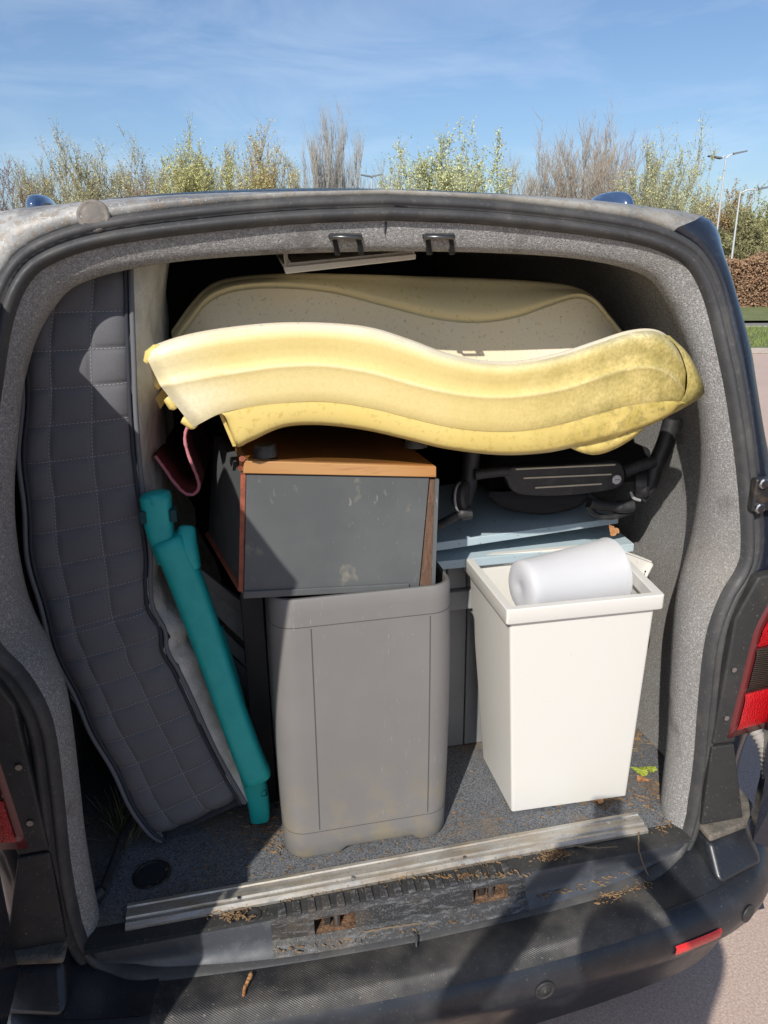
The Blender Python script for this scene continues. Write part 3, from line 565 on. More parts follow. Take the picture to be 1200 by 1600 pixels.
for i in range(ns):
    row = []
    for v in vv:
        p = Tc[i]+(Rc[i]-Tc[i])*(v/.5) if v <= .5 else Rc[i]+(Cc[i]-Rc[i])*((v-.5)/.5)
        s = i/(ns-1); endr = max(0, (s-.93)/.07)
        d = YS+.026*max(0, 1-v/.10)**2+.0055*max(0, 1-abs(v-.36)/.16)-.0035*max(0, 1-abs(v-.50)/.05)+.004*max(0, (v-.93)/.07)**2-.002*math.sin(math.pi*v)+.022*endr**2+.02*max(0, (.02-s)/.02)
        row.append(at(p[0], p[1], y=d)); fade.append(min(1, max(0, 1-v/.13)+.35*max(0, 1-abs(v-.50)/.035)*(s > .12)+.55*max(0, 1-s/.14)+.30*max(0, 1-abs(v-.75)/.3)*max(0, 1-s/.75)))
    rows.append(row)
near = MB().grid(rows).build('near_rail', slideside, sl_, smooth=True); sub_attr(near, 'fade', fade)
# skirt under the near rail
B_ = [(352, 650), (369, 697), (384, 693), (402, 685), (422, 675), (446, 667), (480, 664), (525, 666), (580, 674), (640, 688), (700, 702), (780, 711), (850, 708), (905, 697), (960, 684), (1010, 667), (1045, 650), (1070, 630)]
ck = spline([(346, 646), (385, 638), (440, 631), (510, 629), (580, 639), (640, 654), (700, 668), (760, 675), (820, 674), (880, 663), (930, 649), (980, 635), (1018, 629), (1045, 627), (1063, 627), (1072, 630)], 90); bk = spline(B_, 90)
rows = []
for i in range(90):
    row = []
    for v in (-.02, .0, .04, .15, .35, .6, .8, .9, 1.0):
        p = ck[i]+(bk[i]-ck[i])*v; row.append(at(p[0], p[1], y=YS+.004+.007*v-.003*math.sin(math.pi*max(0, v))+.016*max(0, (v-.85)/.15)**2))
    row += [row[-1]+V(0, .05, .0), row[-1]+V(0, .16, .01)]
    rows.append(row)
MB().grid(rows).build('skirt', slidelow, sl_, smooth=True)
MB().poly([at(347, 645, y=YS+.02), at(369, 697, y=YS+.03), at(404, 678, y=YS+.22), at(402, 638, y=YS+.22)]).build('skirt_end', slidelow, sl_, solid=.006)
mb = MB()   # moulded foot under the right end
fr = spline([(888, 698), (905, 706), (930, 711), (958, 703), (985, 688), (1005, 672)], 14); ft = spline([(888, 694), (920, 688), (960, 677), (1005, 664)], 14)
mb.grid([[at(*a, y=YS+.03), at(*(.5*(a+b)), y=YS+.022), at(*b, y=YS+.03), at(*b, y=YS+.03)+V(0, .10, .0)] for a, b in zip(ft, fr)]); mb.build('moulded_foot', slidelow, sl_, smooth=True)
# rounded left tip and the little pegs under it
MB().tube([at(229, 566, y=YS+.03), at(235, 556, y=YS+.028), at(246, 547, y=YS+.03), at(252, 543, y=YS+.04)], [.006, .011, .011, .006], 10).build('tip_edge', slidelow, sl_, smooth=True)
for a, b, r_ in (((262, 622), (272, 634), .011), ((286, 655), (302, 664), .010)):
    MB().tube([at(*a, y=YS+.05), at(*b, y=YS+.045), at(b[0]+3, b[1]+4, y=YS+.045)], [r_*.8, r_, r_*.6], 10).build('peg', slidelow, sl_, smooth=True)
# lip, bed and far rail: chute 0.40 m wide
W_ = .38
tops = np.array([at(p[0], p[1], y=YS+.03) for p in Tc])
FT = spline([at(*p, y=YS+W_+.03) for p in [(268, 520), (300, 476), (330, 448), (372, 436), (450, 431), (550, 432), (650, 435), (750, 438), (830, 442), (890, 449), (925, 464), (950, 492), (975, 522), (1000, 560)]], ns)
GV = spline([at(*p, y=YS+W_-.005) for p in [(272, 545), (300, 505), (328, 472), (372, 455), (440, 451), (520, 459), (600, 479), (680, 499), (745, 505), (805, 497), (855, 480), (898, 467), (925, 474), (948, 500), (972, 532), (996, 572)]], ns)
rowsb = []
for i in range(ns):
    a = tops[i]; f = FT[i]; g = GV[i]; s = i/(ns-1); dep = .085*min(1, .25+s*6)*min(1, .25+(1-s)*6)
    bedz = min(a[2]-dep, g[2]-.05)
    X = lambda t: a[0]+(g[0]-a[0])*t
    row = [a, a+V(0, .008, .0035), a+V(0, .018, .002), a+V(0, .027, -.006), V(X(.10), a[1]+.042, a[2]*.6+bedz*.4), V(X(.16), a[1]+.062, bedz+.012), V(X(.25), a[1]+.10, bedz)]
    for t in (.4, .55, .68): row.append(V(X(t), a[1]+(g[1]-a[1])*t, bedz))
    row += [V(X(.80), a[1]+(g[1]-a[1])*.80, bedz+.008), V(X(.9), a[1]+(g[1]-a[1])*.90, bedz+(g[2]-bedz)*.35), V(X(.97), a[1]+(g[1]-a[1])*.97, bedz+(g[2]-bedz)*.75), g]
    rowsb.append(row)
MB().grid(rowsb).build('slide_bed', slidebed, sl_, smooth=True)
rf = []
for i in range(ns):
    f = FT[i]; g = GV[i]
    row = [g, g+V(0, .006, .002), g+V(0, .003, .007)]
    b_ = g+V(0, -.004, .011)
    for t in (.0, .2, .45, .7, .9): row.append(b_+(f-b_)*t+V(0, -.010*math.sin(math.pi*t), 0))
    row += [f+V(0, -.006, 0), f+V(0, .006, .005), f+V(0, .022, .002), f+V(0, .032, -.02), f+V(0, .036, -.16)]
    rf.append(row)
MB().grid(rf).build('far_rail', slideback, sl_, smooth=True)
ei = spline([(1038, 524), (1058, 542), (1069, 566), (1074, 592), (1070, 616), (1055, 634), (1012, 660)], 24); eo = spline([(1046, 524), (1075, 552), (1094, 588), (1101, 610), (1094, 622), (1062, 641), (1016, 664)], 24)
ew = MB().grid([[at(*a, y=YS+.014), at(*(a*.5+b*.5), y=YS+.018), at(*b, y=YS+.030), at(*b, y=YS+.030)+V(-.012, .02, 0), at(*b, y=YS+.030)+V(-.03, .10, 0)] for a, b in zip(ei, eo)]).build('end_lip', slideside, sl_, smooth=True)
MB().grid([[p[5]+V(0, -.004, -.02), p[6]+V(0, 0, -.035), p[8]+V(0, 0, -.03), p[10]+V(0, 0, -.035), p[-1]+V(0, .03, -.03)] for p in rowsb]).build('underside', slidelow, sl_, smooth=True)

# --- teal play-frame bar
tb = thing('play_frame_leg', 'teal plastic play frame leg leaning between mattress and grey tub', 'frame leg', (-.31, .237, .56))
def bar(path, wd, th, nm, y, mm=teal, parent=tb):
    """beam of rounded-rectangle section along pixel path, y = depth per point"""
    c = [at(*p, y=q) for p, q in zip(path, y)]; n_ = 40; k = len(c)
    c = spline(c, n_); W = np.interp(np.linspace(0, 1, n_), np.linspace(0, 1, k), wd); H = np.interp(np.linspace(0, 1, n_), np.linspace(0, 1, k), th); rr = []
    for i in range(n_):
        t = unit(c[min(i+1, n_-1)]-c[max(i-1, 0)]); sx = unit(np.cross(V(0, 1, 0), t)); sy = np.cross(t, sx)
        rr.append([c[i]+sx*W[i]/2*np.sign(math.cos(a))*abs(math.cos(a))**.58+sy*H[i]/2*np.sign(math.sin(a))*abs(math.sin(a))**.58 for a in np.linspace(0, 2*math.pi, 20, endpoint=False)])
    rr = [[c[0]+(q-c[0])*.75+unit(c[0]-c[1])*.004 for q in rr[0]]]+rr+[[c[-1]+(q-c[-1])*.75+unit(c[-1]-c[-2])*.004 for q in rr[-1]]]
    mb = MB().grid(rr, cv=True); mb.poly(rr[0], True); mb.poly(rr[-1]); return mb.build(nm, mm, parent, smooth=True, bevel=0)
bar([(262, 842), (284, 890), (305, 945), (335, 1030), (362, 1110), (388, 1180), (402, 1212)], [.062, .068, .066, .063, .061, .062, .062], [.06]*7, 'beam', [.20, .20, .20, .195, .19, .185, .185])
bar([(243, 775), (246, 800), (252, 835), (268, 870)], [.060, .058, .050, .058], [.055]*4, 'top_peg', [.215, .213, .21, .21])
MB().lathe([(.026, 0), (.028, .006), (.028, .022), (.020, .026), (0, .028)], at(246, 788, y=.213), at(240, 755, y=.215)-at(246, 788, y=.213), 20).build('peg_cap', teal, tb, smooth=True)
bar([(292, 826), (291, 852), (294, 885)], [.034, .046, .05], [.05, .058, .05], 'socket', [.22, .205, .20])
for p in ((224, 806), (271, 803)): MB().box(at(*p, y=.20), (.014, .030, .026)).build('peg_slot', mat('dark slot', (.002, .04, .045), .8), tb, bevel=.003)
bar([(338, 985), (360, 1060), (380, 1135), (396, 1200)], [.03, .034, .034, .03], [.05]*4, 'rear_flange', [.235, .23, .225, .22])
bar([(382, 1165), (396, 1215), (404, 1255), (406, 1276)], [.052, .056, .053, .046], [.05, .05, .05, .046], 'foot', [.235, .235, .235, .237])
MB().lathe([(.008, 0), (.006, -.004), (0, -.004)], at(413, 1240, y=.21), V(.2, -1, 0), 12).build('foot_hole', MATS['dark slot'], tb)

# --- curled maroon sheet with pink edge
pp_ = spline([at(*p, y=.33) for p in [(242, 711), (258, 733), (275, 757), (290, 771), (303, 772), (311, 761), (308, 745), (300, 725), (292, 702), (289, 682), (294, 666), (310, 650)]], 50)
cs = thing('curled_sheet', 'maroon sheet curled into a hook shape with frayed pink edge', 'sheet', (-.39, .5, 1.38))
MB().grid([[p+V(.02*t, .0+.5*t, -.03*t) for t in np.linspace(0, 1, 5)] for p in pp_]).build('sheet', maroon, cs, smooth=True, solid=.004)
MB().tube([p+V(0, -.002, rng.normal()*.0006) for p in pp_], [.0032+abs(rng.normal())*.0007 for _ in pp_], 6).build('frayed_edge', pinkm, cs, smooth=True)

# --- upturned cabinet
cb = thing('upturned_cabinet', 'dark grey cabinet turned upside down with pine base and black feet', 'cabinet', (-.1, .3, 1.195))
yT, yB = .132, .112
tl_, tr_, br_, bl_ = at(385, 741, y=yT), at(671, 746, y=yT), at(655, 918, y=yB), at(381, 926, y=yB)
bk_ = V(-.035, .34, 0)
MB().hexa(bl_, br_, tr_, tl_, bl_+V(0, .018, 0), br_+V(0, .018, 0), tr_+V(0, .018, 0), tl_+V(0, .018, 0)).build('front_panel', cabgrey, cb, bevel=.0015)
c2 = [at(376, 742, y=yT+.004), at(384, 742, y=yT+.004), at(380, 928, y=yB+.004), at(373, 921, y=yB+.004)]
MB().slab([c2[3], c2[2], c2[1], c2[0]], (0, .02, 0)).build('board_edge', redwood, cb)
tl2, bl2 = tl_+V(-.006, .014, 0), bl_+V(-.006, .014, 0)
MB().hexa(bl2, bl2+V(.016, 0, 0), tl2+V(.016, 0, 0), tl2, bl2+bk_+V(-.03, 0, .0), bl2+bk_+V(-.014, 0, 0), tl2+bk_+V(.0, 0, 0), tl2+bk_+V(-.02, 0, 0)).build('side_panel', cabgrey, cb)
MB().tube([bl2+V(0, 0, .002), bl2+bk_+V(-.032, 0, .002)], .006, 6).build('board_edge', redwood, cb)
e = [at(672, 748, y=yT+.003), at(684, 750, y=yT+.003), at(678, 915, y=yB+.003), at(656, 918, y=yB+.003)]
MB().slab([e[3], e[2], e[1], e[0]], (0, .30, 0)).build('raw_side', rawwood, cb)
e = [at(680, 748, y=yT), at(686, 749, y=yT), at(680, 912, y=yB), at(674, 915, y=yB)]
MB().slab([e[3], e[2], e[1], e[0]], (0, .30, 0)).build('side_panel', cabgrey, cb)
e = [at(381, 934, y=yB-.004), at(655, 920, y=yB-.004), at(655, 908, y=yB-.004), at(381, 920, y=yB-.004)]
MB().slab([at(380, 936, y=yB-.006), at(640, 922, y=yB-.006), at(640, 912, y=yB-.006), at(380, 925, y=yB-.006)], (0, .3, 0)).build('bottom_rail', cabgrey, cb, bevel=.002)
a, b, c, d = at(380, 740, y=yT-.006), at(682, 746, y=yT-.006), at(682, 729, y=yT-.006), at(382, 720, y=yT-.006)
fb = [V(-.03, .37, .004)]*4
MB().hexa(a, b, c, d, *[q+V(-.02, .37, 0) for q in (a, b, c, d)]).build('base_board', pine, cb, bevel=.002)
up = lambda q, h: q+V(0, 0, h)
MB().hexa(up(d, -.002)+V(.003, .008, 0), up(c, -.002)+V(-.003, .008, 0), up(c, .002)+V(-.004, .008, 0), up(d, .002)+V(.004, .008, 0), *[q+V(-.02, .36, 0) for q in (up(d, -.002), up(c, -.002), up(c, .002), up(d, .002))]).build('base_sheet', pinetop, cb)
MB().tube([up(d, .004)+V(-.004, .0, 0), up(d, .004)+V(-.004, .03, -.02), up(a, 0)+V(-.004, .02, .005)], .006, 7).build('chipped_corner', redwood, cb)
for p, q in (((415, 716), .017), ((650, 722), .017)):
    c = at(*p, y=yT+q); c[2] = d[2]+.0015
    MB().lathe([(.023, 0), (.0225, .006), (.021, .020), (.019, .0225), (0, .0225)], c, V(0, 0, 1), 22).build('foot', footm, cb, auto=40)

# --- grey tub
tub = thing('grey_tub', 'large warm grey open plastic tub with scratched rounded front', 'tub', (-.068, .245, .556))
x0, x1, y0, y1, rr_ = -.254, .124, .098, .40, .050
def rrect(ins, n=9):
    pts_ = []
    r_ = rr_-ins*.5
    xs0, xs1, ys0, ys1 = x0+ins, x1-ins, y0+ins, y1-ins
    for xa in np.linspace(xs0+r_, xs1-r_, 40): pts_.append((xa, ys0))
    for cx, cy, a0 in ((xs1-r_, ys0+r_, -90), (xs1-r_, ys1-r_, 0), (xs0+r_, ys1-r_, 90), (xs0+r_, ys0+r_, 180)):
        for a in (np.linspace(a0, a0+90, n)[1:] if a0 in (-90,) else np.linspace(a0, a0+90, n)[:-1] if a0 == 180 else np.linspace(a0, a0+90, n)): pts_.append((cx+r_*math.cos(math.radians(a)), cy+r_*math.sin(math.radians(a))))
    return pts_
GR = (-.176, .070)
rows = []
zs = [.558, .566, .60, .66, .75, .85, .95, 1.05, 1.13, 1.16, 1.182, 1.190]
for z in zs:
    t = (z-.558)/.63; ins = .002*(1-t)**2+(.004 if z < .56 else 0)-.004*math.sin(math.pi*t)+(.003 if z >= 1.19 else 0)
    row = []
    for x, y in rrect(ins):
        zz = z
        if z < .57 and y < .2 and -.135 < x < .055: zz = z+.014*min(1, (x+.135)/.02, (.055-x)/.02)
        row.append(V(x-.004*(1.19-z), y, zz+(.012 if z > 1.15 else 0)*(x-x0)/.4*0))
    rows.append(row)
MB().grid(rows, cv=True).build('tub_wall', tubm, tub, smooth=True)
MB().grid([[V(x, y, z) for x, y in rrect(i_)] for z, i_ in ((1.190, .003), (1.192, .006), (1.186, .009), (1.0, .010), (.60, .016))], cv=True, flip=False).build('tub_inside', tubin, tub, smooth=True)
MB().poly([V(x, y, .60) for x, y in rrect(.016)]).build('tub_floor', tubin, tub)
for gx in GR:
    rw = []
    for z in np.linspace(.634, 1.126, 20):
        t = (z-.558)/.63; yy = y0+.002*(1-t)**2-.004*math.sin(math.pi*t); xx = gx-.004*(1.19-z)
        rw.append([V(xx-.0013, yy+.001, z), V(xx-.0012, yy-.0005, z), V(xx+.0012, yy-.0005, z), V(xx+.0013, yy+.001, z)])
    MB().grid(rw).build('panel_line', mat('dark groove', (.075, .071, .068), .8), tub)

for z_ in (.6285, 1.1305):
    t = (z_-.558)/.63; i_ = .002*(1-t)**2-.004*math.sin(math.pi*t)-.0004
    lp = [V(x-.004*(1.19-z_), y, 0) for x, y in rrect(i_)]
    MB().grid([[q+V(0, 0, z_-.0009) for q in lp], [q+V(0, 0, z_+.0009) for q in lp]], cv=True).build('band_line', MATS['dark groove'], tub)
# --- white bin
wb = thing('white_bin', 'tapered white plastic waste bin on the van floor, right', 'bin', (.43, .24, .557))
FB = [V(.287, .132, .558), V(.583, .122, .558), V(.60, .335, .558), V(.290, .345, .558)]
FT_ = [at(797, 963, y=.096), at(1024, 942, y=.088), V(.628, .385, 1.10), V(.252, .392, 1.10)]
for q in FT_: q[2] = 1.098
def loop4(c4, r_, n=5):
    o_ = []
    for i in range(4):
        p, a, b = c4[i], c4[i-1], c4[(i+1) % 4]; u1, u2 = unit(a-p), unit(b-p)
        A, B = p+u1*r_, p+u2*r_
        for t in np.linspace(0, 1, n): o_.append((1-t)**2*A+2*t*(1-t)*p+t*t*B)
    return o_
lerp = lambda A, B, t: [a+(b-a)*t for a, b in zip(A, B)]
def grow(c4, g, dz=0):
    m_ = sum(c4)/4; return [q+V(np.sign(q[0]-m_[0])*g, np.sign(q[1]-m_[1])*g, dz) for q in c4]
rows = [loop4(grow(FB, -.006), .014)]+[loop4(lerp(FB, FT_, t), .007) for t in (.012, .25, .5, .75, 1)]
MB().grid(rows, cv=True).build('bin_wall', whitepl, wb, auto=38)
rim = [loop4(grow(FT_, .001, -.006), .007), loop4(grow(FT_, .012, -.006), .007), loop4(grow(FT_, .013, -.004), .007), loop4(grow(FT_, .013, .0265), .007), loop4(grow(FT_, .0115, .028), .007), loop4(grow(FT_, -.004, .028), .008), loop4(grow(FT_, -.006, .026), .008), loop4(grow(FT_, -.008, .0), .012)]
inn = [loop4(grow(lerp(FB, FT_, t), -.008), .012) for t in (.98, .6, .2, .02)]
MB().grid(rim, cv=True).build('rim', whitepl, wb, auto=32)
MB().grid(inn, cv=True).build('inner_wall', whitepl, wb, smooth=True); MB().poly(inn[-1]).build('bin_floor', whitepl, wb)

# --- translucent tapered container lying in the bin mouth
pm = bpy.data.materials.new('milky translucent plastic'); pm.use_nodes = True; t = pm.node_tree; b = t.nodes['Principled BSDF']
b.inputs['Base Color'].default_value = (.88, .885, .90, 1); b.inputs['Roughness'].default_value = .35
trn = t.nodes.new('ShaderNodeBsdfTranslucent'); trn.inputs['Color'].default_value = (.93, .93, .95, 1); ms = t.nodes.new('ShaderNodeMixShader'); ms.inputs[0].default_value = .58
t.links.new(b.outputs[0], ms.inputs[1]); t.links.new(trn.outputs[0], ms.inputs[2]); tp_ = t.nodes.new('ShaderNodeBsdfTransparent'); m2 = t.nodes.new('ShaderNodeMixShader'); m2.inputs[0].default_value = .16; t.links.new(ms.outputs[0], m2.inputs[1]); t.links.new(tp_.outputs[0], m2.inputs[2]); t.links.new(m2.outputs[0], t.nodes['Material Output'].inputs[0])
A = at(812, 918, y=.205); B = at(954, 894, y=.235); ax = unit(B-A); ln = np.linalg.norm(B-A)
rA, rB = .062, .080
mc = thing('milky_container', 'translucent white tapered plastic container lying in the white bin', 'container', A-V(0, 0, rA))
MB().lathe([(.0, .002), (.010, .002), (.012, .0), (.040, .0), (rA-.008, .001), (rA-.001, .006), (rA, .014), (rA+.0015, .03), (rA+.001, .034), (rB-.001, ln-.014), (rB+.001, ln-.012), (rB+.0035, ln-.002), (rB+.002, ln), (rB-.002, ln-.002), (rB-.004, ln-.014), (rA-.003, .010), (0, .009)], A, ax, 48).build('container_wall', pm, mc, auto=50)

# --- pale blue boards
def board(name, fl, fr_, tk, dpt, label, yy, tilt, mm=blueboard):
    a, b = at(*fl, y=yy), at(*fr_, y=yy+.02); u_ = V(0, 0, 1)
    bk = [V(.02, dpt, tilt)]
    mb = MB().hexa(a, b, b+u_*tk[1], a+u_*tk[0], a+bk[0], b+bk[0], b+bk[0]+u_*tk[1], a+bk[0]+u_*tk[0])
    return free(name, mb, mm, label, 'board', 'pale blue boards stacked behind the bin', bevel=.002)
board('painted_board', (664, 864), (966, 818), (.022, .016), .36, 'upper of two pale blue painted boards, under the pushchair', .37, .03)
board('painted_board', (664, 893), (990, 862), (.023, .022), .40, 'lower of two pale blue painted boards, just above the bin', .37, .015)

# --- white folded metal bracket
mbx = thing('metal_bracket', 'white folded metal bracket poking out behind the white bin', 'bracket', (.60, .36, 1.02))
q = [at(*p, y=.36) for p in ((970, 862), (1018, 880), (1000, 906), (965, 912))]
MB().slab([q[3], q[2], q[1], q[0]], (0, .004, 0)).build('web', whitemetal, mbx)
f = [at(970, 861, y=.36), at(1018, 879, y=.36), at(1003, 872, y=.45), at(958, 856, y=.45)]
MB().slab(f, (0, 0, .004)).build('top_flange', whitemetal, mbx)
f = [at(1018, 880, y=.358), at(1020, 884, y=.345), at(1007, 909, y=.345), at(1000, 907, y=.358)]
MB().slab(f, (.003, .002, 0)).build('end_flange', whitemetal, mbx)
MB().lathe([(.003, 0), (.003, .001), (0, .001)], at(1008, 893, y=.340), V(.3, -1, 0), 8).build('rivet_hole', darkboard, mbx)

# --- folded pushchair
YP = .32
pc = thing('folded_pushchair', 'black folded pushchair with beige striped footrest under the slide', 'pushchair', (.42, .5, 1.22))
op = spline([at(*p, y=YP) for p in [(790, 732), (880, 727), (960, 722), (974, 730), (977, 748), (968, 762), (930, 770), (870, 775), (820, 774), (802, 768), (793, 752)]], 40, closed=True)
MB().slab(list(op)[::-1], (0, .022, 0)).build('footrest', stroll, pc, bevel=.004)
for a, b in (((806, 733), (961, 726)), ((818, 747), (955, 741)), ((836, 762), (940, 756))):
    MB().tube([at(*a, y=YP-.001), at(*b, y=YP-.001)], .0022, 6).build('beige_line', beige, pc, smooth=True)
bc = at(963, 749, y=YP-.001)
bdg = MB().lathe([(.0115, 0), (.0115, .003), (.0105, .004), (0, .004)], bc, V(0, -1, 0), 24).build('badge', badge, pc, auto=40)
MB().tube([bc+V(-.006, -.0045, -.002), bc+V(-.003, -.0045, .002), bc+V(0, -.0045, -.001), bc+V(.003, -.0045, .001), bc+V(.006, -.0045, -.001)], .0006, 5).build('badge_mark', stroll, bdg)
def tb_(path, r_, nm, mm=stroll, y=YP, n=10):
    P_ = spline([at(p[0], p[1], y=(p[2] if len(p) > 2 else y)) for p in path], 22); MB().tube(P_, r_, n).build(nm, mm, pc, smooth=True)
tb_([(738, 690, .36), (736, 720, .36), (732, 755, .35), (722, 785, .33)], .020, 'frame_tube')
MB().lathe([(.0, -.016), (.028, -.016), (.034, -.010), (.034, .010), (.028, .016), (0, .016)], at(722, 775, y=.325), V(.75, -.6, .1), 22).build('joint_hub', stroll, pc, auto=40)
MB().lathe([(.033, -.003), (.0355, 0), (.033, .003)], at(719, 777, y=.315), V(.75, -.6, .1), 26).build('hub_ring', mat('grey hub ring', (.30, .30, .30), .5), pc, smooth=True)
tb_([(735, 800, .31), (715, 805, .31), (690, 818, .32), (672, 826, .33)], [.016]*6+[.010]*16, 'brake_lever')
tb_([(742, 742, .33), (770, 738, .325), (795, 736, .325)], .012, 'cross_tube')
tb_([(974, 738, .33), (1000, 728, .33), (1022, 722, .33)], .015, 'cross_tube')
tb_([(1050, 655, .34), (1040, 690, .34), (1024, 728, .34), (1012, 762, .34), (998, 778, .34)], .021, 'frame_tube')
MB().lathe([(.0, -.018), (.026, -.018), (.032, -.012), (.032, .012), (.026, .018), (0, .018)], at(1002, 757, y=.33), V(.85, -.5, .1), 22).build('joint_hub', stroll, pc, auto=40)
tb_([(985, 768, .325), (990, 778, .32), (1000, 782, .32)], .004, 'hub_ring', MATS['grey hub ring'])
tb_([(988, 790, .33), (970, 792, .33), (940, 790, .33), (920, 786, .33)], [.016]*8+[.013]*14, 'swivel_arm')
tb_([(918, 790, .33), (930, 803, .33), (955, 808, .33), (985, 800, .34)], .007, 'wire_loop')
rows = []
for t_ in np.linspace(0, 1, 16):
    x_ = 765+t_*155; sag = 26*math.sin(math.pi*t_)**.6
    rows.append([at(x_, 768, y=YP+.03), at(x_, 772+sag*.5, y=YP+.02), at(x_, 776+sag, y=YP+.035), at(x_, 778+sag, y=YP+.12), at(x_, 770+sag, y=YP+.35)])
MB().grid(rows).build('seat_fabric', strollfab, pc, smooth=True)
MB().box(at(860, 715, y=.62), (.46, .30, .10)).build('folded_seat', strollfab, pc, bevel=.03)

# --- grooved grey plastic storage panels behind tub and bin
sp = thing('grooved_panel', 'grey grooved plastic storage panel standing behind the white bin', 'panel', (.30, .43, .556))
xs = [.10, .157, .205, .259, .316, .372, .43, .49, .55, .61]
zt = at(720, 948, y=.42)[2]
for a, b in zip(xs[:-1], xs[1:]): MB().box(V((a+b)/2, .425, (.558+zt)/2), (b-a-.003, .02, zt-.558)).build('plank', shedgrey, sp, bevel=.003)
MB().box(V(.355, .437, .80), (.52, .012, .50)).build('backing', darkboard, sp)
z2 = at(720, 925, y=.405)[2]
MB().hexa(V(.10, .395, zt+.003), V(.61, .395, zt+.003), V(.61, .408, z2), V(.10, .408, z2), V(.10, .45, zt+.003), V(.61, .45, zt+.003), V(.61, .45, z2), V(.10, .45, z2)).build('top_rail', shedgrey, sp, bevel=.003)
for a, b in zip(xs[:-1], xs[1:]): MB().box(V((a+b)/2, .432, z2+.045), (b-a-.003, .02, .086)).build('plank', shedgrey, sp, bevel=.003)
# --- grey slats leaning at the left behind the leg
st_ = thing('slatted_panel', 'grey slatted plastic panel leaning diagonally behind the teal leg', 'panel', (-.35, .49, .60))
for k, (a, b, wd_, yy, dk) in enumerate([((345, 925), (420, 985), .026, .46, 1), ((330, 930), (422, 1020), .055, .48, 0), ((300, 950), (425, 1070), .030, .47, 1), ((298, 985), (425, 1100), .045, .49, 0), ((285, 1000), (430, 1170), .05, .47, 1)]):
    A_, B_2 = at(*a, y=yy), at(*b, y=yy); u_ = unit(B_2-A_); A_ = A_-u_*.25; B_2 = B_2+u_*.22; n_ = np.cross(u_, V(0, 1, 0)); n_ = n_ if n_[2] > 0 else -n_
    if B_2[2] < .60: B_2 = A_+u_*((.60-A_[2])/u_[2])
    MB().hexa(A_-n_*wd_/2, B_2-n_*wd_/2, B_2+n_*wd_/2, A_+n_*wd_/2, *[q+V(0, .02, 0) for q in (A_-n_*wd_/2, B_2-n_*wd_/2, B_2+n_*wd_/2, A_+n_*wd_/2)]).build('slat', shedgrey if dk else slatgrey, st_, bevel=.002)
free('black_board', MB().box(V(-.285, .44, .88), (.05, .28, .64)), darkboard, 'tall black board standing left of the grey tub', 'board', bevel=.003)
mb = MB(); pth = [at(262, 900, y=.40), at(268, 940, y=.40), at(274, 972, y=.40)]; mb.tube(pth, [.013, .014, .014], 12); mb.lathe([(.014, -.01), (.019, -.008), (.019, .012), (.015, .016), (0, .016)], pth[-1], pth[-1]-pth[-2], 14)
free('black_pole', mb, stroll, 'black capped pole end behind the mattress corner', 'pole', auto=40)
# --- white tray edge under the roof
wt = thing('white_tray', 'white plastic tray corner wedged under the van roof', 'tray', (-.05, .5, 1.80))
a, b, c, d = at(447, 428, y=.34), at(650, 405, y=.37), at(650, 396, y=.37), at(443, 417, y=.34)
MB().slab([a, b, c, d], (0, .012, 0)).build('front_lip', whitemetal, wt, bevel=.002)
MB().slab([at(443, 395, y=.34), at(447, 428, y=.34), at(470, 425, y=.355), at(468, 414, y=.36), at(452, 416, y=.36), at(449, 395, y=.35)], (0, .012, 0)).build('corner_foot', whitemetal, wt, bevel=.002)
MB().hexa(d+V(0, .013, .0), c+V(0, .013, .0), c+V(0, .013, .006), d+V(0, .013, .006), d+V(.01, .45, .05), c+V(.01, .45, .05), c+V(.01, .45, .056), d+V(.01, .45, .056)).build('tray_floor', whitemetal, wt)
# --- wheel brace and bits at the left of the floor
mb = MB(); mb.tube([at(160, 1390, z=.58), at(176, 1350, z=.585), at(190, 1310, z=.59), at(212, 1272, z=.60)], .009, 8); mb.lathe([(.009, 0), (.014, .004), (.014, .03), (.010, .034), (0, .034)], at(160, 1390, z=.58), at(150, 1400, z=.578)-at(160, 1390, z=.58), 12)
free('wheel_brace', mb, stroll, 'black wheel brace lying on the dark floor left of the mattress', 'tool', auto=40)

# ------------------------------------------------------------------ litter: leaves, needles, twigs
def leaf(c, s, yaw, label, m_, nrm_=V(0, 0, 1), grp=None, lob=5):
    mb = MB(); n_ = 22; u_ = unit(np.cross(nrm_, V(math.cos(yaw), math.sin(yaw), .1))); v_ = np.cross(nrm_, u_)
    ring = []
    for i in range(n_):
        a = 2*math.pi*i/n_; r_ = s*(.78+.16*math.cos(3*a)+.08*math.sin(7*a+yaw))
        ring.append(c+u_*math.cos(a)*r_+v_*math.sin(a)*r_*.85+nrm_*(.004+.35*s*(math.sin(2*a+yaw)*.3)+.002*(i % 2)))
    b = mb.pts(ring+[c+nrm_*.006])
    for i in range(n_): mb.f.append((b+i, b+(i+1) % n_, b+n_))
    mb.tube([c+nrm_*.006, c+u_*s*1.2+nrm_*.006], .0008, 4)
    return free('leaf', mb, m_, label, 'leaf', grp)
leaf(at(1001, 1206, z=.558), .026, 1.0, 'fresh yellow green leaf on the floor right of the white bin', leafgreen)
leaf(at(1018, 1204, z=.559), .017, 2.4, 'small green leaf tucked against the right wall carpet', leafgreen)
leaf(at(1003, 1220, z=.558), .018, 4.4, 'brown dry leaf below the yellow green one', leafbrown)
leaf(at(956, 836, y=.33)+V(0, -.004, .012), .017, .6, 'curled brown leaf on the corner of the blue boards', leafbrown, unit(V(-.2, -.8, .5)))
leaf(at(935, 1251, z=.558), .018, .9, 'flat brown leaf under the front edge of the white bin', leafbrown)
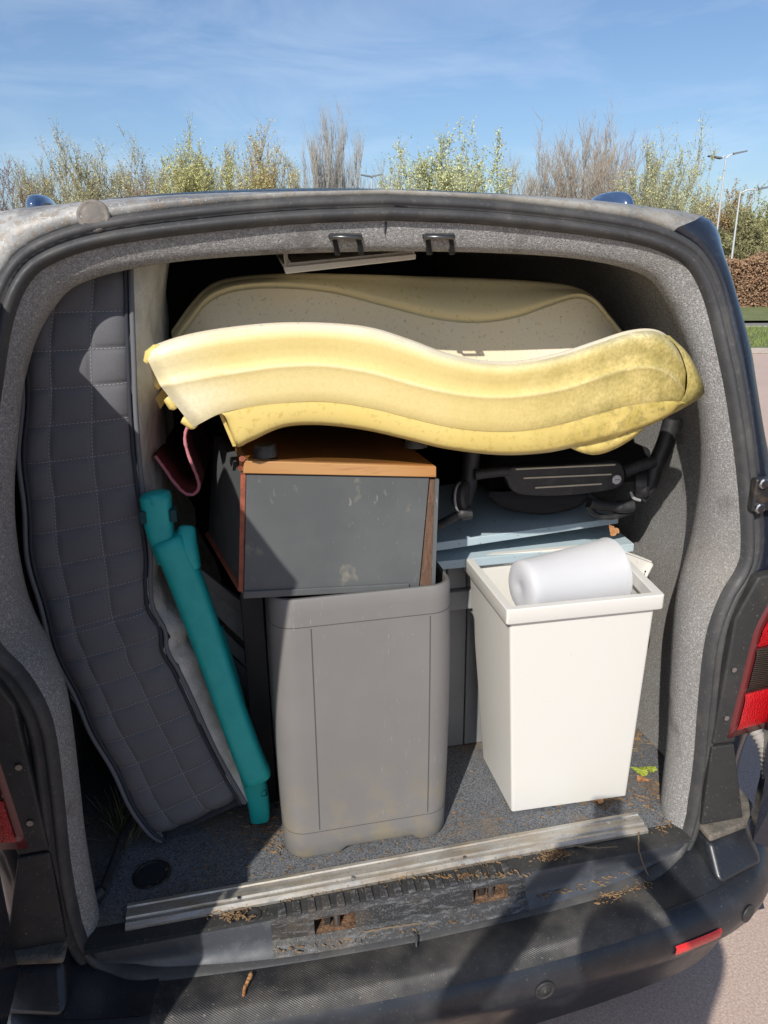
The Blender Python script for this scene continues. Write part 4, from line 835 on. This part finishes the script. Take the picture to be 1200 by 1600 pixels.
def litter(name, n, fn, label, size=(.003, .014), m_=needle):
    mb = MB()
    for k in range(n):
        c = fn(); a = rng.random()*math.pi; l_ = size[0]+rng.random()*(size[1]-size[0]); d = V(math.cos(a), math.sin(a), rng.normal()*.06)*l_/2; w_ = V(-math.sin(a), math.cos(a), 0)*(.0004+.0005*rng.random()); h = V(0, 0, .0014+.002*rng.random())
        b = mb.pts([c-d-w_, c-d+w_, c+d+w_, c+d-w_, c-d+h, c+d+h]); mb.f += [(b, b+3, b+5, b+4), (b+1, b+4, b+5, b+2), (b, b+4, b+1), (b+3, b+2, b+5)]
    return tag(mb.build(name, m_), label, 'litter', kind='stuff')
def nrmxy(px, py, sx, sy, z):
    def f():
        return at(px+rng.normal()*sx, py+rng.normal()*sy, z=z)
    return f
def mix(*fs):
    return lambda: fs[int(rng.random()*len(fs))]()
def floorpt():
    return V(rng.uniform(-.55, .62), .06+abs(rng.normal())*.10, .5565)
litter('needle_litter', 800, mix(nrmxy(440, 1285, 26, 20, .5565), nrmxy(420, 1310, 35, 16, .5565), floorpt, floorpt, nrmxy(1000, 1150, 10, 14, .5565), nrmxy(1010, 1235, 14, 18, .5565), nrmxy(940, 1250, 30, 5, .5565)), 'brown pine needles and crumbs scattered over the van floor')
def along(pts_, spread, zoff):
    p = spline(pts_, 60)
    def f():
        return p[int(rng.random()*60)]+V(rng.normal()*spread, rng.normal()*spread, zoff)
    return f
litter('sill_litter', 650, mix(along([V(-.30, -.062, .494), V(-.1, -.064, .486), V(.1, -.064, .486), V(.30, -.053, .487)], .006, .003), along([V(.28, -.054, .489), V(.45, -.042, .491), V(.58, -.016, .498)], .007, .004), along([V(-.28, -.003, .560), V(.0, -.004, .562), V(.28, -.002, .561)], .007, 0), along([V(.60, -.008, .535), V(.63, .02, .557)], .012, .004), along([V(.30, -.012, .558), V(.36, -.014, .558)], .008, .002), along([V(.40, -.085, .476), V(.55, -.06, .478)], .008, .003), nrmxy(735, 1368, 40, 3, .561), nrmxy(365, 1428, 18, 6, .561)), 'brown needles and leaf bits caught along the rear sill', (.003, .012))
def twig(pts_, r_, label, m_=twigm):
    free('twig', MB().tube(spline(pts_, 24)+rng.normal(size=(24, 3))*.0006, np.linspace(r_, r_*.6, 24), 6), m_, label, 'twig', smooth=True)
twig([at(998, 1300, z=.563), at(999, 1330, z=.558), at(1005, 1350, z=.53), at(1013, 1368, z=.505)], .0022, 'thin bent twig hanging over the sill at the right end of the strip')
twig([at(895, 1321, z=.559), at(930, 1325, z=.560), at(965, 1323, z=.560)], .0018, 'thin twig lying on the black step near the strip end')
twig([at(392, 1522, z=.486), at(384, 1540, z=.486), at(380, 1556, z=.486)], .0048, 'short brown twig on the bumper step, left of centre', leafbrown)
twig([at(568, 1457, z=.497), at(612, 1449, z=.498), at(662, 1441, z=.497)], .0026, 'long pale twig lying along the sill between the striker holes')
twig([at(350, 1438, z=.559), at(362, 1425, z=.562), at(380, 1418, z=.563)], .0016, 'fine curved twig on the step left of the floor bung')
mb = MB()
for k in range(60):
    c = at(195+rng.normal()*16, 1300+rng.normal()*16, z=.56); d = V(rng.normal()*.03, rng.normal()*.03, .03+abs(rng.normal())*.03); mb.tube([c, c+d*.6+V(rng.normal()*.005, 0, 0), c+d], [.0012, .001, .0006], 4)
tag(mb.build('dry_weed', mat('dry weed', (.13, .12, .06), .9)), 'tangle of dry weeds on the dark floor left of the mattress', 'weeds', kind='stuff')

# ------------------------------------------------------------------ background trees, hedge, lamp posts
def barkm(c): return mat('bark %d %d %d' % tuple(int(v*999) for v in c), c, .9, layers=[('noise', 3, .4, .6, tuple(v*.6 for v in c), .6)])
def leafm(c): return mat('foliage %d %d %d' % tuple(int(v*999) for v in c), c, .75, layers=[('noise', .7, .38, .62, tuple(v*.75 for v in c), .8), ('noise', 5, .45, .6, (min(1, c[0]*1.5), min(1, c[1]*1.35), c[2]*1.2), .6)])
def mesh_np(name, v, quads, m_, parent):
    me = bpy.data.meshes.new(name); me.vertices.add(len(v)); me.vertices.foreach_set('co', np.asarray(v, np.float32).ravel())
    q = np.asarray(quads, np.int32); me.loops.add(q.size); me.loops.foreach_set('vertex_index', q.ravel()); me.polygons.add(len(q)); me.polygons.foreach_set('loop_start', np.arange(len(q), dtype=np.int32)*4)
    me.update(calc_edges=True); me.validate(); me.materials.append(m_)
    o = bpy.data.objects.new(name, me); COL.objects.link(o); o.parent = parent; return o
def limbs(B):
    """list of (points, radii) with any point count -> three sided tubes"""
    vs, qs, off = [], [], 0
    for n in sorted({len(b[0]) for b in B}):
        Pn = np.array([b[0] for b in B if len(b[0]) == n]); Rn = np.array([b[1] for b in B if len(b[0]) == n]); k = len(Pn)
        d = Pn[:, -1]-Pn[:, 0]; d /= np.linalg.norm(d, axis=1)[:, None]+1e-9
        u = np.cross(d, np.array([.31, .87, .2])); u /= np.linalg.norm(u, axis=1)[:, None]+1e-9; w_ = np.cross(d, u)
        ring = np.stack([Pn+Rn[..., None]*(u*math.cos(a)+w_*math.sin(a))[:, None, :] for a in (0, 2.094, 4.189)], 2)      # k n 3 xyz
        vs.append(ring.reshape(-1, 3)); base = off+np.arange(k)[:, None, None]*n*3+np.arange(n-1)[None, :, None]*3; c = np.arange(3)[None, None, :]; c2 = (c+1) % 3
        qs.append(np.stack([base+c, base+c2, base+c2+3, base+c+3], -1).reshape(-1, 4)); off += k*n*3
    return np.concatenate(vs), np.concatenate(qs)
def tree(name, label, base, H, W, bark, leafc, nstem=7, nbr=9, ntw=6, nleaf=5, up=.75, ls=.13, lo=.15, twr=.012, gnarl=.05, lean=0):
    root = thing(name, label, 'tree' if name.endswith('tree') else 'bush', base, 'trees along the edge of the car park' if name.endswith('tree') else 'bushes behind the hedge')
    B = []; LF = []
    def branch(p, d, L_, r_, n=4, curl=gnarl):
        pts_ = [p]; q = p; nz_ = rng.normal(size=(n, 3))*curl*2; nz_[:, 2] += .06
        for i in range(n):
            d = d+nz_[i]; d = d/math.sqrt(d[0]*d[0]+d[1]*d[1]+d[2]*d[2]); q = q+d*(L_/n); pts_.append(q)
        B.append((pts_, np.linspace(r_, r_*.35, n+1))); return pts_
    nstem = int(nstem*3.2); ls *= .60; nleaf = int(nleaf*1.4)
    for s in range(nstem):
        a = rng.random()*6.283; tl = rng.random()**.7
        d = unit(V(math.cos(a)*tl*W/H*1.1+lean, math.sin(a)*tl*W/H*1.1, 1))
        p0 = V(math.cos(a), math.sin(a), 0)*.18*tl; LL = H*(.72+.30*rng.random())*(1-.30*tl*tl)
        sp_ = branch(p0, d, LL, .03+.025*H/8*rng.random(), 7)
        for b in range(nbr):
            t = lo+(1-lo)*rng.random()**.8; k = t*(len(sp_)-1); i = min(int(k), len(sp_)-2); p = sp_[i]+(sp_[i+1]-sp_[i])*(k-i)
            o_ = rng.normal(size=3); o_[2] = abs(o_[2])*.5; dd = unit(unit(o_)*(1-up)+V(0, 0, up)+.3*unit(sp_[i+1]-sp_[i]))
            bp_ = branch(p, dd, LL*(.18+.24*rng.random())*(1.25-t*.7), .016, 4)
            for w_ in range(ntw):
                i = 1+int(rng.random()*3.99); p = bp_[min(i, 4)]; o_ = unit(rng.normal(size=3))*(1-up)*1.2+V(0, 0, up)
                tp = branch(p, unit(o_), .35+.75*rng.random()*H/8, twr*.8, 2)
                LF.append((tp[0], tp[-1]))
    v, q = limbs(B); mesh_np('trunk', v, q, barkm(bark), root)
    if nleaf:
        A_ = np.repeat(np.array([l_[0] for l_ in LF]), nleaf, 0); E_ = np.repeat(np.array([l_[1] for l_ in LF]), nleaf, 0); n = len(A_)
        c = A_+(E_-A_)*rng.random((n, 1))+rng.normal(size=(n, 3))*.05
        a = rng.normal(size=(n, 3)); a[:, 2] += .6; a /= np.linalg.norm(a, axis=1)[:, None]; b = np.cross(a, rng.normal(size=(n, 3))); b /= np.linalg.norm(b, axis=1)[:, None]+1e-9
        sz = ls*(.5+rng.random((n, 1)))*.5; a *= sz; b *= sz*.5
        v = np.stack([c-a, c+b, c+a, c-b], 1).reshape(-1, 3); mesh_np('crown', v, np.arange(n*4).reshape(-1, 4), leafm(leafc), root)
    return root
def spot(px, Y): p = at(px, 421, y=Y); return V(p[0], p[1], 0)
def hgt(px, py, Y): return max(1, at(px, py, y=Y)[2])
GB, BR, RB = (.34, .30, .25), (.27, .19, .13), (.34, .23, .18)
def T3(name, label, px, py, Y, wpx, bark, leafc, **k):
    return tree(name, label, spot(px, Y), hgt(px, py, Y), wpx/FPX*(Y+1.2)/2*1.45, bark, leafc, **k)
T3('bare_tree', 'low reddish brown bare bush at the far left edge', 25, 282, 42, 130, RB, (.22, .12, .09), nleaf=3, nstem=9, up=.55)
T3('budding_tree', 'broad olive tree in bud behind the left roof corner', 160, 242, 46, 150, (.34, .30, .19), (.48, .46, .26), nstem=11, nleaf=5, ntw=10, up=.66, ls=.14)
T3('gnarled_tree', 'gnarled bare brown tree between the olive and the yellow green trees', 232, 240, 40, 80, BR, (.22, .15, .07), nstem=5, nleaf=1, gnarl=.16, up=.4, twr=.022)
T3('leafy_tree', 'bright yellow green tree, left one of the leafy pair', 318, 228, 44, 90, (.32, .28, .17), (.50, .51, .20), nstem=11, nleaf=8, ntw=10, ls=.15, up=.66)
T3('leafy_tree', 'yellow green tree with an orange tinge, right one of the leafy pair', 420, 230, 47, 100, (.40, .28, .16), (.50, .47, .22), nstem=11, nleaf=7, ntw=10, ls=.15, up=.66)
T3('bare_tree', 'bare pale grey tree with fine upright twigs', 510, 205, 50, 95, (.46, .43, .39), (.3, .29, .2), nstem=12, nbr=14, ntw=9, nleaf=0, up=.80, twr=.013, gnarl=.03)
T3('leafy_tree', 'open green tree with fresh leaves standing alone mid picture', 700, 200, 38, 190, (.36, .32, .20), (.48, .52, .28), nstem=9, nleaf=11, ntw=10, up=.56, ls=.17)
T3('bare_tree', 'wide bare grey brown fan shaped tree', 895, 205, 44, 190, (.42, .35, .28), (.3, .2, .1), nstem=14, nbr=15, ntw=9, nleaf=0, up=.66, twr=.014, gnarl=.05)
T3('bare_tree', 'tall brown twiggy tree just behind the fan shaped one', 945, 200, 50, 110, (.38, .25, .16), (.3, .2, .1), nstem=6, nbr=10, ntw=7, nleaf=0, up=.7, gnarl=.07)
T3('budding_tree', 'greenish grey willow in bud left of the lamp posts', 1020, 228, 42, 160, (.40, .37, .27), (.46, .48, .24), nstem=12, nbr=12, ntw=8, nleaf=5, up=.68, ls=.16)
T3('budding_tree', 'low olive brown tree at the far left behind the reddish bush', 95, 262, 52, 120, (.34, .29, .2), (.44, .40, .18), nstem=10, nleaf=5, ntw=9, up=.66, ls=.14)
T3('budding_tree', 'pale yellowish tree filling the gap behind the gnarled tree', 262, 248, 54, 110, (.36, .31, .2), (.48, .46, .26), nstem=10, nleaf=5, ntw=9, up=.66, ls=.15)
T3('budding_tree', 'hazy olive tree between the two leafy yellow green trees', 372, 250, 56, 110, (.36, .31, .2), (.46, .43, .18), nstem=10, nleaf=5, ntw=9, up=.66, ls=.15)
T3('bare_tree', 'low thin grey tree right of the fine upright bare one', 550, 262, 58, 90, (.44, .40, .35), (.4, .38, .25), nstem=9, nleaf=1, ntw=8, up=.7)
T3('budding_tree', 'low hazy tree left of the open green tree, by the distant lamp', 608, 262, 56, 90, (.42, .37, .28), (.46, .46, .26), nstem=9, nleaf=3, ntw=8, up=.68, ls=.14)
T3('bare_tree', 'low grey brown tree between the open green tree and the bare fan', 805, 262, 54, 110, (.42, .36, .30), (.4, .38, .25), nstem=10, nleaf=1, ntw=9, up=.66)
for px, py, Y, wpx, c, lb in ((1080, 325, 60, 120, (.38, .32, .13), 'far yellow brown bush behind the roof corner'), (1128, 305, 55, 90, (.38, .28, .13), 'orange brown bush between the two lamp posts'), (1172, 312, 50, 90, (.30, .31, .13), 'olive bush above the brown hedge at the right'), (1215, 318, 52, 110, (.27, .29, .13), 'dark green bush cut by the right picture edge'), (1150, 345, 44, 90, (.25, .25, .12), 'low dark olive bush directly behind the brown hedge'), (1255, 325, 50, 100, (.27, .27, .12), 'bush beyond the right picture edge')):
    T3('hedge_bush', lb, px, py, Y, wpx, (.17, .13, .08), c, nstem=9, nbr=10, ntw=6, nleaf=9, ls=.22, up=.6, lo=.08)
# clipped brown beech hedge
hp = at(1180, 484, z=0)+fd*.5; hh = 2.05
hg = thing('beech_hedge', 'long clipped brown beech hedge behind the grass bank', 'hedge', (hp[0], hp[1], 0))
n = 42000; s = rng.uniform(-9, 12, n); h = hh+.12*np.sin(s*1.3)+.08*np.sin(s*4.1); fr_ = rng.random(n) < .72
q = rd[None]*s[:, None]+fd[None]*np.where(fr_, np.abs(rng.normal(size=n))*.12-.05, rng.random(n)*1.2)[:, None]; q[:, 2] = np.where(fr_, rng.random(n)*h, h+rng.normal(size=n)*.06)
a = rng.normal(size=(n, 3)); a /= np.linalg.norm(a, axis=1)[:, None]; b = np.cross(a, rng.normal(size=(n, 3))); b /= np.linalg.norm(b, axis=1)[:, None]
a *= (.055*(.6+rng.random((n, 1)))); b *= .03
mesh_np('foliage', np.stack([q-a, q+b, q+a, q-b], 1).reshape(-1, 3), np.arange(n*4).reshape(-1, 4), mat('dry beech leaves', (.34, .20, .12), .85, layers=[('noise', 1.2, .4, .6, (.25, .15, .09), .7), ('noise', 9, .5, .62, (.44, .29, .17), .7)]), hg)
R3 = np.array([rd, fd, V(0, 0, 1)]).T
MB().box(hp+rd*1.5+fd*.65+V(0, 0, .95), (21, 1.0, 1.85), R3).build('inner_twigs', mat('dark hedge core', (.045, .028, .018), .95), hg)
# lamp posts
galv = mat('galvanised lamp post', (.55, .56, .57), .5, metal=.3); lampd = mat('lamp head casing', (.10, .11, .12), .5)
def lamp(px, py, Y, label, heads):
    p = spot(px, Y); H = hgt(px, py, Y)
    o = thing('lamp_post', label, 'lamp post', p, 'car park lamp posts')
    MB().tube([p, p+V(0, 0, H*.35), p+V(0, 0, H)], [.075, .06, .045], 10).build('post', galv, o, smooth=True)
    for sgn, ln_, rise in heads:
        tip = p+V(0, 0, H)+rd*sgn*ln_+V(0, 0, rise)
        MB().tube([p+V(0, 0, H-.05), p+V(0, 0, H+.1)+rd*sgn*ln_*.4, tip], .035, 6).build('arm', galv, o)
        MB().hexa(tip-V(0, .16, .05), tip+rd*sgn*.75-V(0, .12, -.10), tip+rd*sgn*.75+V(0, -.08, .18), tip+V(0, -.1, .06), tip+V(0, .16, -.05), tip+rd*sgn*.75+V(0, .12, .10), tip+rd*sgn*.75+V(0, .08, .18), tip+V(0, .1, .06)).build('lamp_head', lampd, o, bevel=.02)
lamp(1113, 246, 40, 'tall double headed lamp post just right of the van roof corner', ((1, .35, .18), (-1, .25, -.02)))
lamp(1141, 300, 37, 'single headed lamp post in front of the right hand bushes', ((1, .9, .12),))
lamp(583, 276, 55, 'distant small lamp post between the bare tree and the open green tree', ((1, .02, .0), (-1, .02, 0)))

# ------------------------------------------------------------------ the photographer, who stands behind the camera and throws the shadow on the bumper
def person():
    F = V(math.sin(YAW), math.cos(YAW), 0); Rr = V(math.cos(YAW), -math.sin(YAW), 0)
    base = V(-.375, -1.52, 0)
    G = lambda r_, f_, z: base+Rr*r_+F*f_+V(0, 0, z)
    ph = CAM-FW*.03
    loc = lambda q: q
    J = {'pel': (G(0, 0, .95), .15), 'wa': (G(0, .01, 1.10), .135), 'ch': (G(0, .0, 1.32), .155), 'ne': (G(0, .01, 1.50), .062), 'he': (G(0, .03, 1.57), .082), 'hd': (G(0, .03, 1.66), .088),
         'sr': (G(.17, .0, 1.43), .068), 'er': (G(.31, .12, 1.46), .050), 'wr': (ph+RT*.10-UP*.12-FW*.03, .034), 'sl': (G(-.17, .0, 1.43), .068), 'el': (G(-.31, .12, 1.46), .050), 'wl': (ph-RT*.09-UP*.12-FW*.03, .034),
         'hr': (G(.10, 0, .88), .095), 'kr': (G(.11, .02, .48), .066), 'ar': (G(.12, -.02, .09), .046), 'tr': (G(.13, .15, .045), .040), 'hl': (G(-.10, 0, .88), .095), 'kl': (G(-.12, .03, .48), .066), 'al': (G(-.13, -.02, .09), .046), 'tl': (G(-.14, .15, .045), .040)}
    E_ = [('pel', 'wa'), ('wa', 'ch'), ('ch', 'ne'), ('ne', 'he'), ('he', 'hd'), ('ch', 'sr'), ('sr', 'er'), ('er', 'wr'), ('ch', 'sl'), ('sl', 'el'), ('el', 'wl'), ('pel', 'hr'), ('hr', 'kr'), ('kr', 'ar'), ('ar', 'tr'), ('pel', 'hl'), ('hl', 'kl'), ('kl', 'al'), ('al', 'tl')]
    for sd, wq, fdir, side in (('r', J['wr'][0], unit(ph-UP*.05-J['wr'][0]), Rr), ('l', J['wl'][0], unit(ph-UP*.05-J['wl'][0]), -Rr)):
        pn = 'p'+sd; J[pn] = (wq+fdir*.055, .030); E_.append(('w'+sd, pn))
        for k in range(4):
            o_ = side*(.028-.018*k); ln_ = (.062, .072, .068, .052)[k]
            J[pn+str(k)] = (wq+fdir*.09+o_, .009); J[pn+str(k)+'b'] = (wq+fdir*(.09+ln_*.6)+o_*1.1+V(0, 0, -.004), .0085); J[pn+str(k)+'c'] = (wq+fdir*(.09+ln_)+o_*1.05+V(0, 0, -.016), .0075)
            E_ += [(pn, pn+str(k)), (pn+str(k), pn+str(k)+'b'), (pn+str(k)+'b', pn+str(k)+'c')]
        J[pn+'t'] = (wq+fdir*.05+side*.045, .010); J[pn+'tb'] = (wq+fdir*.085+side*.06, .0085); E_ += [(pn, pn+'t'), (pn+'t', pn+'tb')]
    nm = list(J); ix = {k: i for i, k in enumerate(nm)}
    me = bpy.data.meshes.new('person'); me.from_pydata([tuple(J[k][0]-base) for k in nm], [(ix[a], ix[b]) for a, b in E_], [])
    o = bpy.data.objects.new('person', me); COL.objects.link(o); o.location = base
    o.modifiers.new('skin', 'SKIN').use_smooth_shade = True; o.modifiers.new('sub', 'SUBSURF').render_levels = 2
    for k in nm:
        sv = me.skin_vertices[0].data[ix[k]]; sv.radius = (J[k][1], J[k][1]); sv.use_root = k == 'pel'
    pmn = bpy.data.materials.new('jacket trousers and skin'); pmn.use_nodes = True; t_ = pmn.node_tree; b_ = t_.nodes['Principled BSDF']; b_.inputs['Roughness'].default_value = .8; tcn = t_.nodes.new('ShaderNodeTexCoord')
    sep = t_.nodes.new('ShaderNodeSeparateXYZ'); t_.links.new(tcn.outputs['Object'], sep.inputs[0]); cur = None
    def mixc(fac, colr, prev):
        x = t_.nodes.new('ShaderNodeMix'); x.data_type = 'RGBA'; t_.links.new(fac, x.inputs['Factor']); x.inputs['B'].default_value = (*colr, 1)
        if prev is None: x.inputs['A'].default_value = (.045, .05, .075, 1)
        else: t_.links.new(prev, x.inputs['A'])
        return x.outputs['Result']
    lt = t_.nodes.new('ShaderNodeMath'); lt.operation = 'LESS_THAN'; lt.inputs[1].default_value = .93; t_.links.new(sep.outputs['Z'], lt.inputs[0]); cur = mixc(lt.outputs[0], (.03, .045, .09), cur)
    for c_, rd_ in ((J['hd'][0]-base, .165), (ph-UP*.06-base, .125)):
        vd = t_.nodes.new('ShaderNodeVectorMath'); vd.operation = 'DISTANCE'; t_.links.new(tcn.outputs['Object'], vd.inputs[0]); vd.inputs[1].default_value = tuple(c_)
        l2 = t_.nodes.new('ShaderNodeMath'); l2.operation = 'LESS_THAN'; l2.inputs[1].default_value = rd_; t_.links.new(vd.outputs['Value'], l2.inputs[0]); cur = mixc(l2.outputs[0], (.52, .30, .21), cur)
    t_.links.new(cur, b_.inputs['Base Color']); me.materials.append(pmn); ORG[o.name] = base
    tag(o, 'photographer in dark clothes behind the camera holding up a phone', 'person')
    c = base+F*.008+V(0, 0, 1.66); mb = MB()
    mb.grid([[c+V(.098*math.cos(a)*math.cos(b), .108*math.sin(a)*math.cos(b), .10*math.sin(b)) for a in np.linspace(0, 6.283, 18, endpoint=False)] for b in np.linspace(-.35, 1.55, 10)], cv=True); mb.build('hair', mat('dark hair', (.03, .02, .015), .8), o, smooth=True)
    R_ = np.array([RT, UP, -FW]).T
    p = thing('phone', 'black phone held up by the photographer behind the camera', 'phone', ph-FW*.006)
    MB().box(ph-FW*.006+RT*.02-UP*.05, (.072, .148, .008), R_).build('casing', stroll, p, bevel=.004)
person()
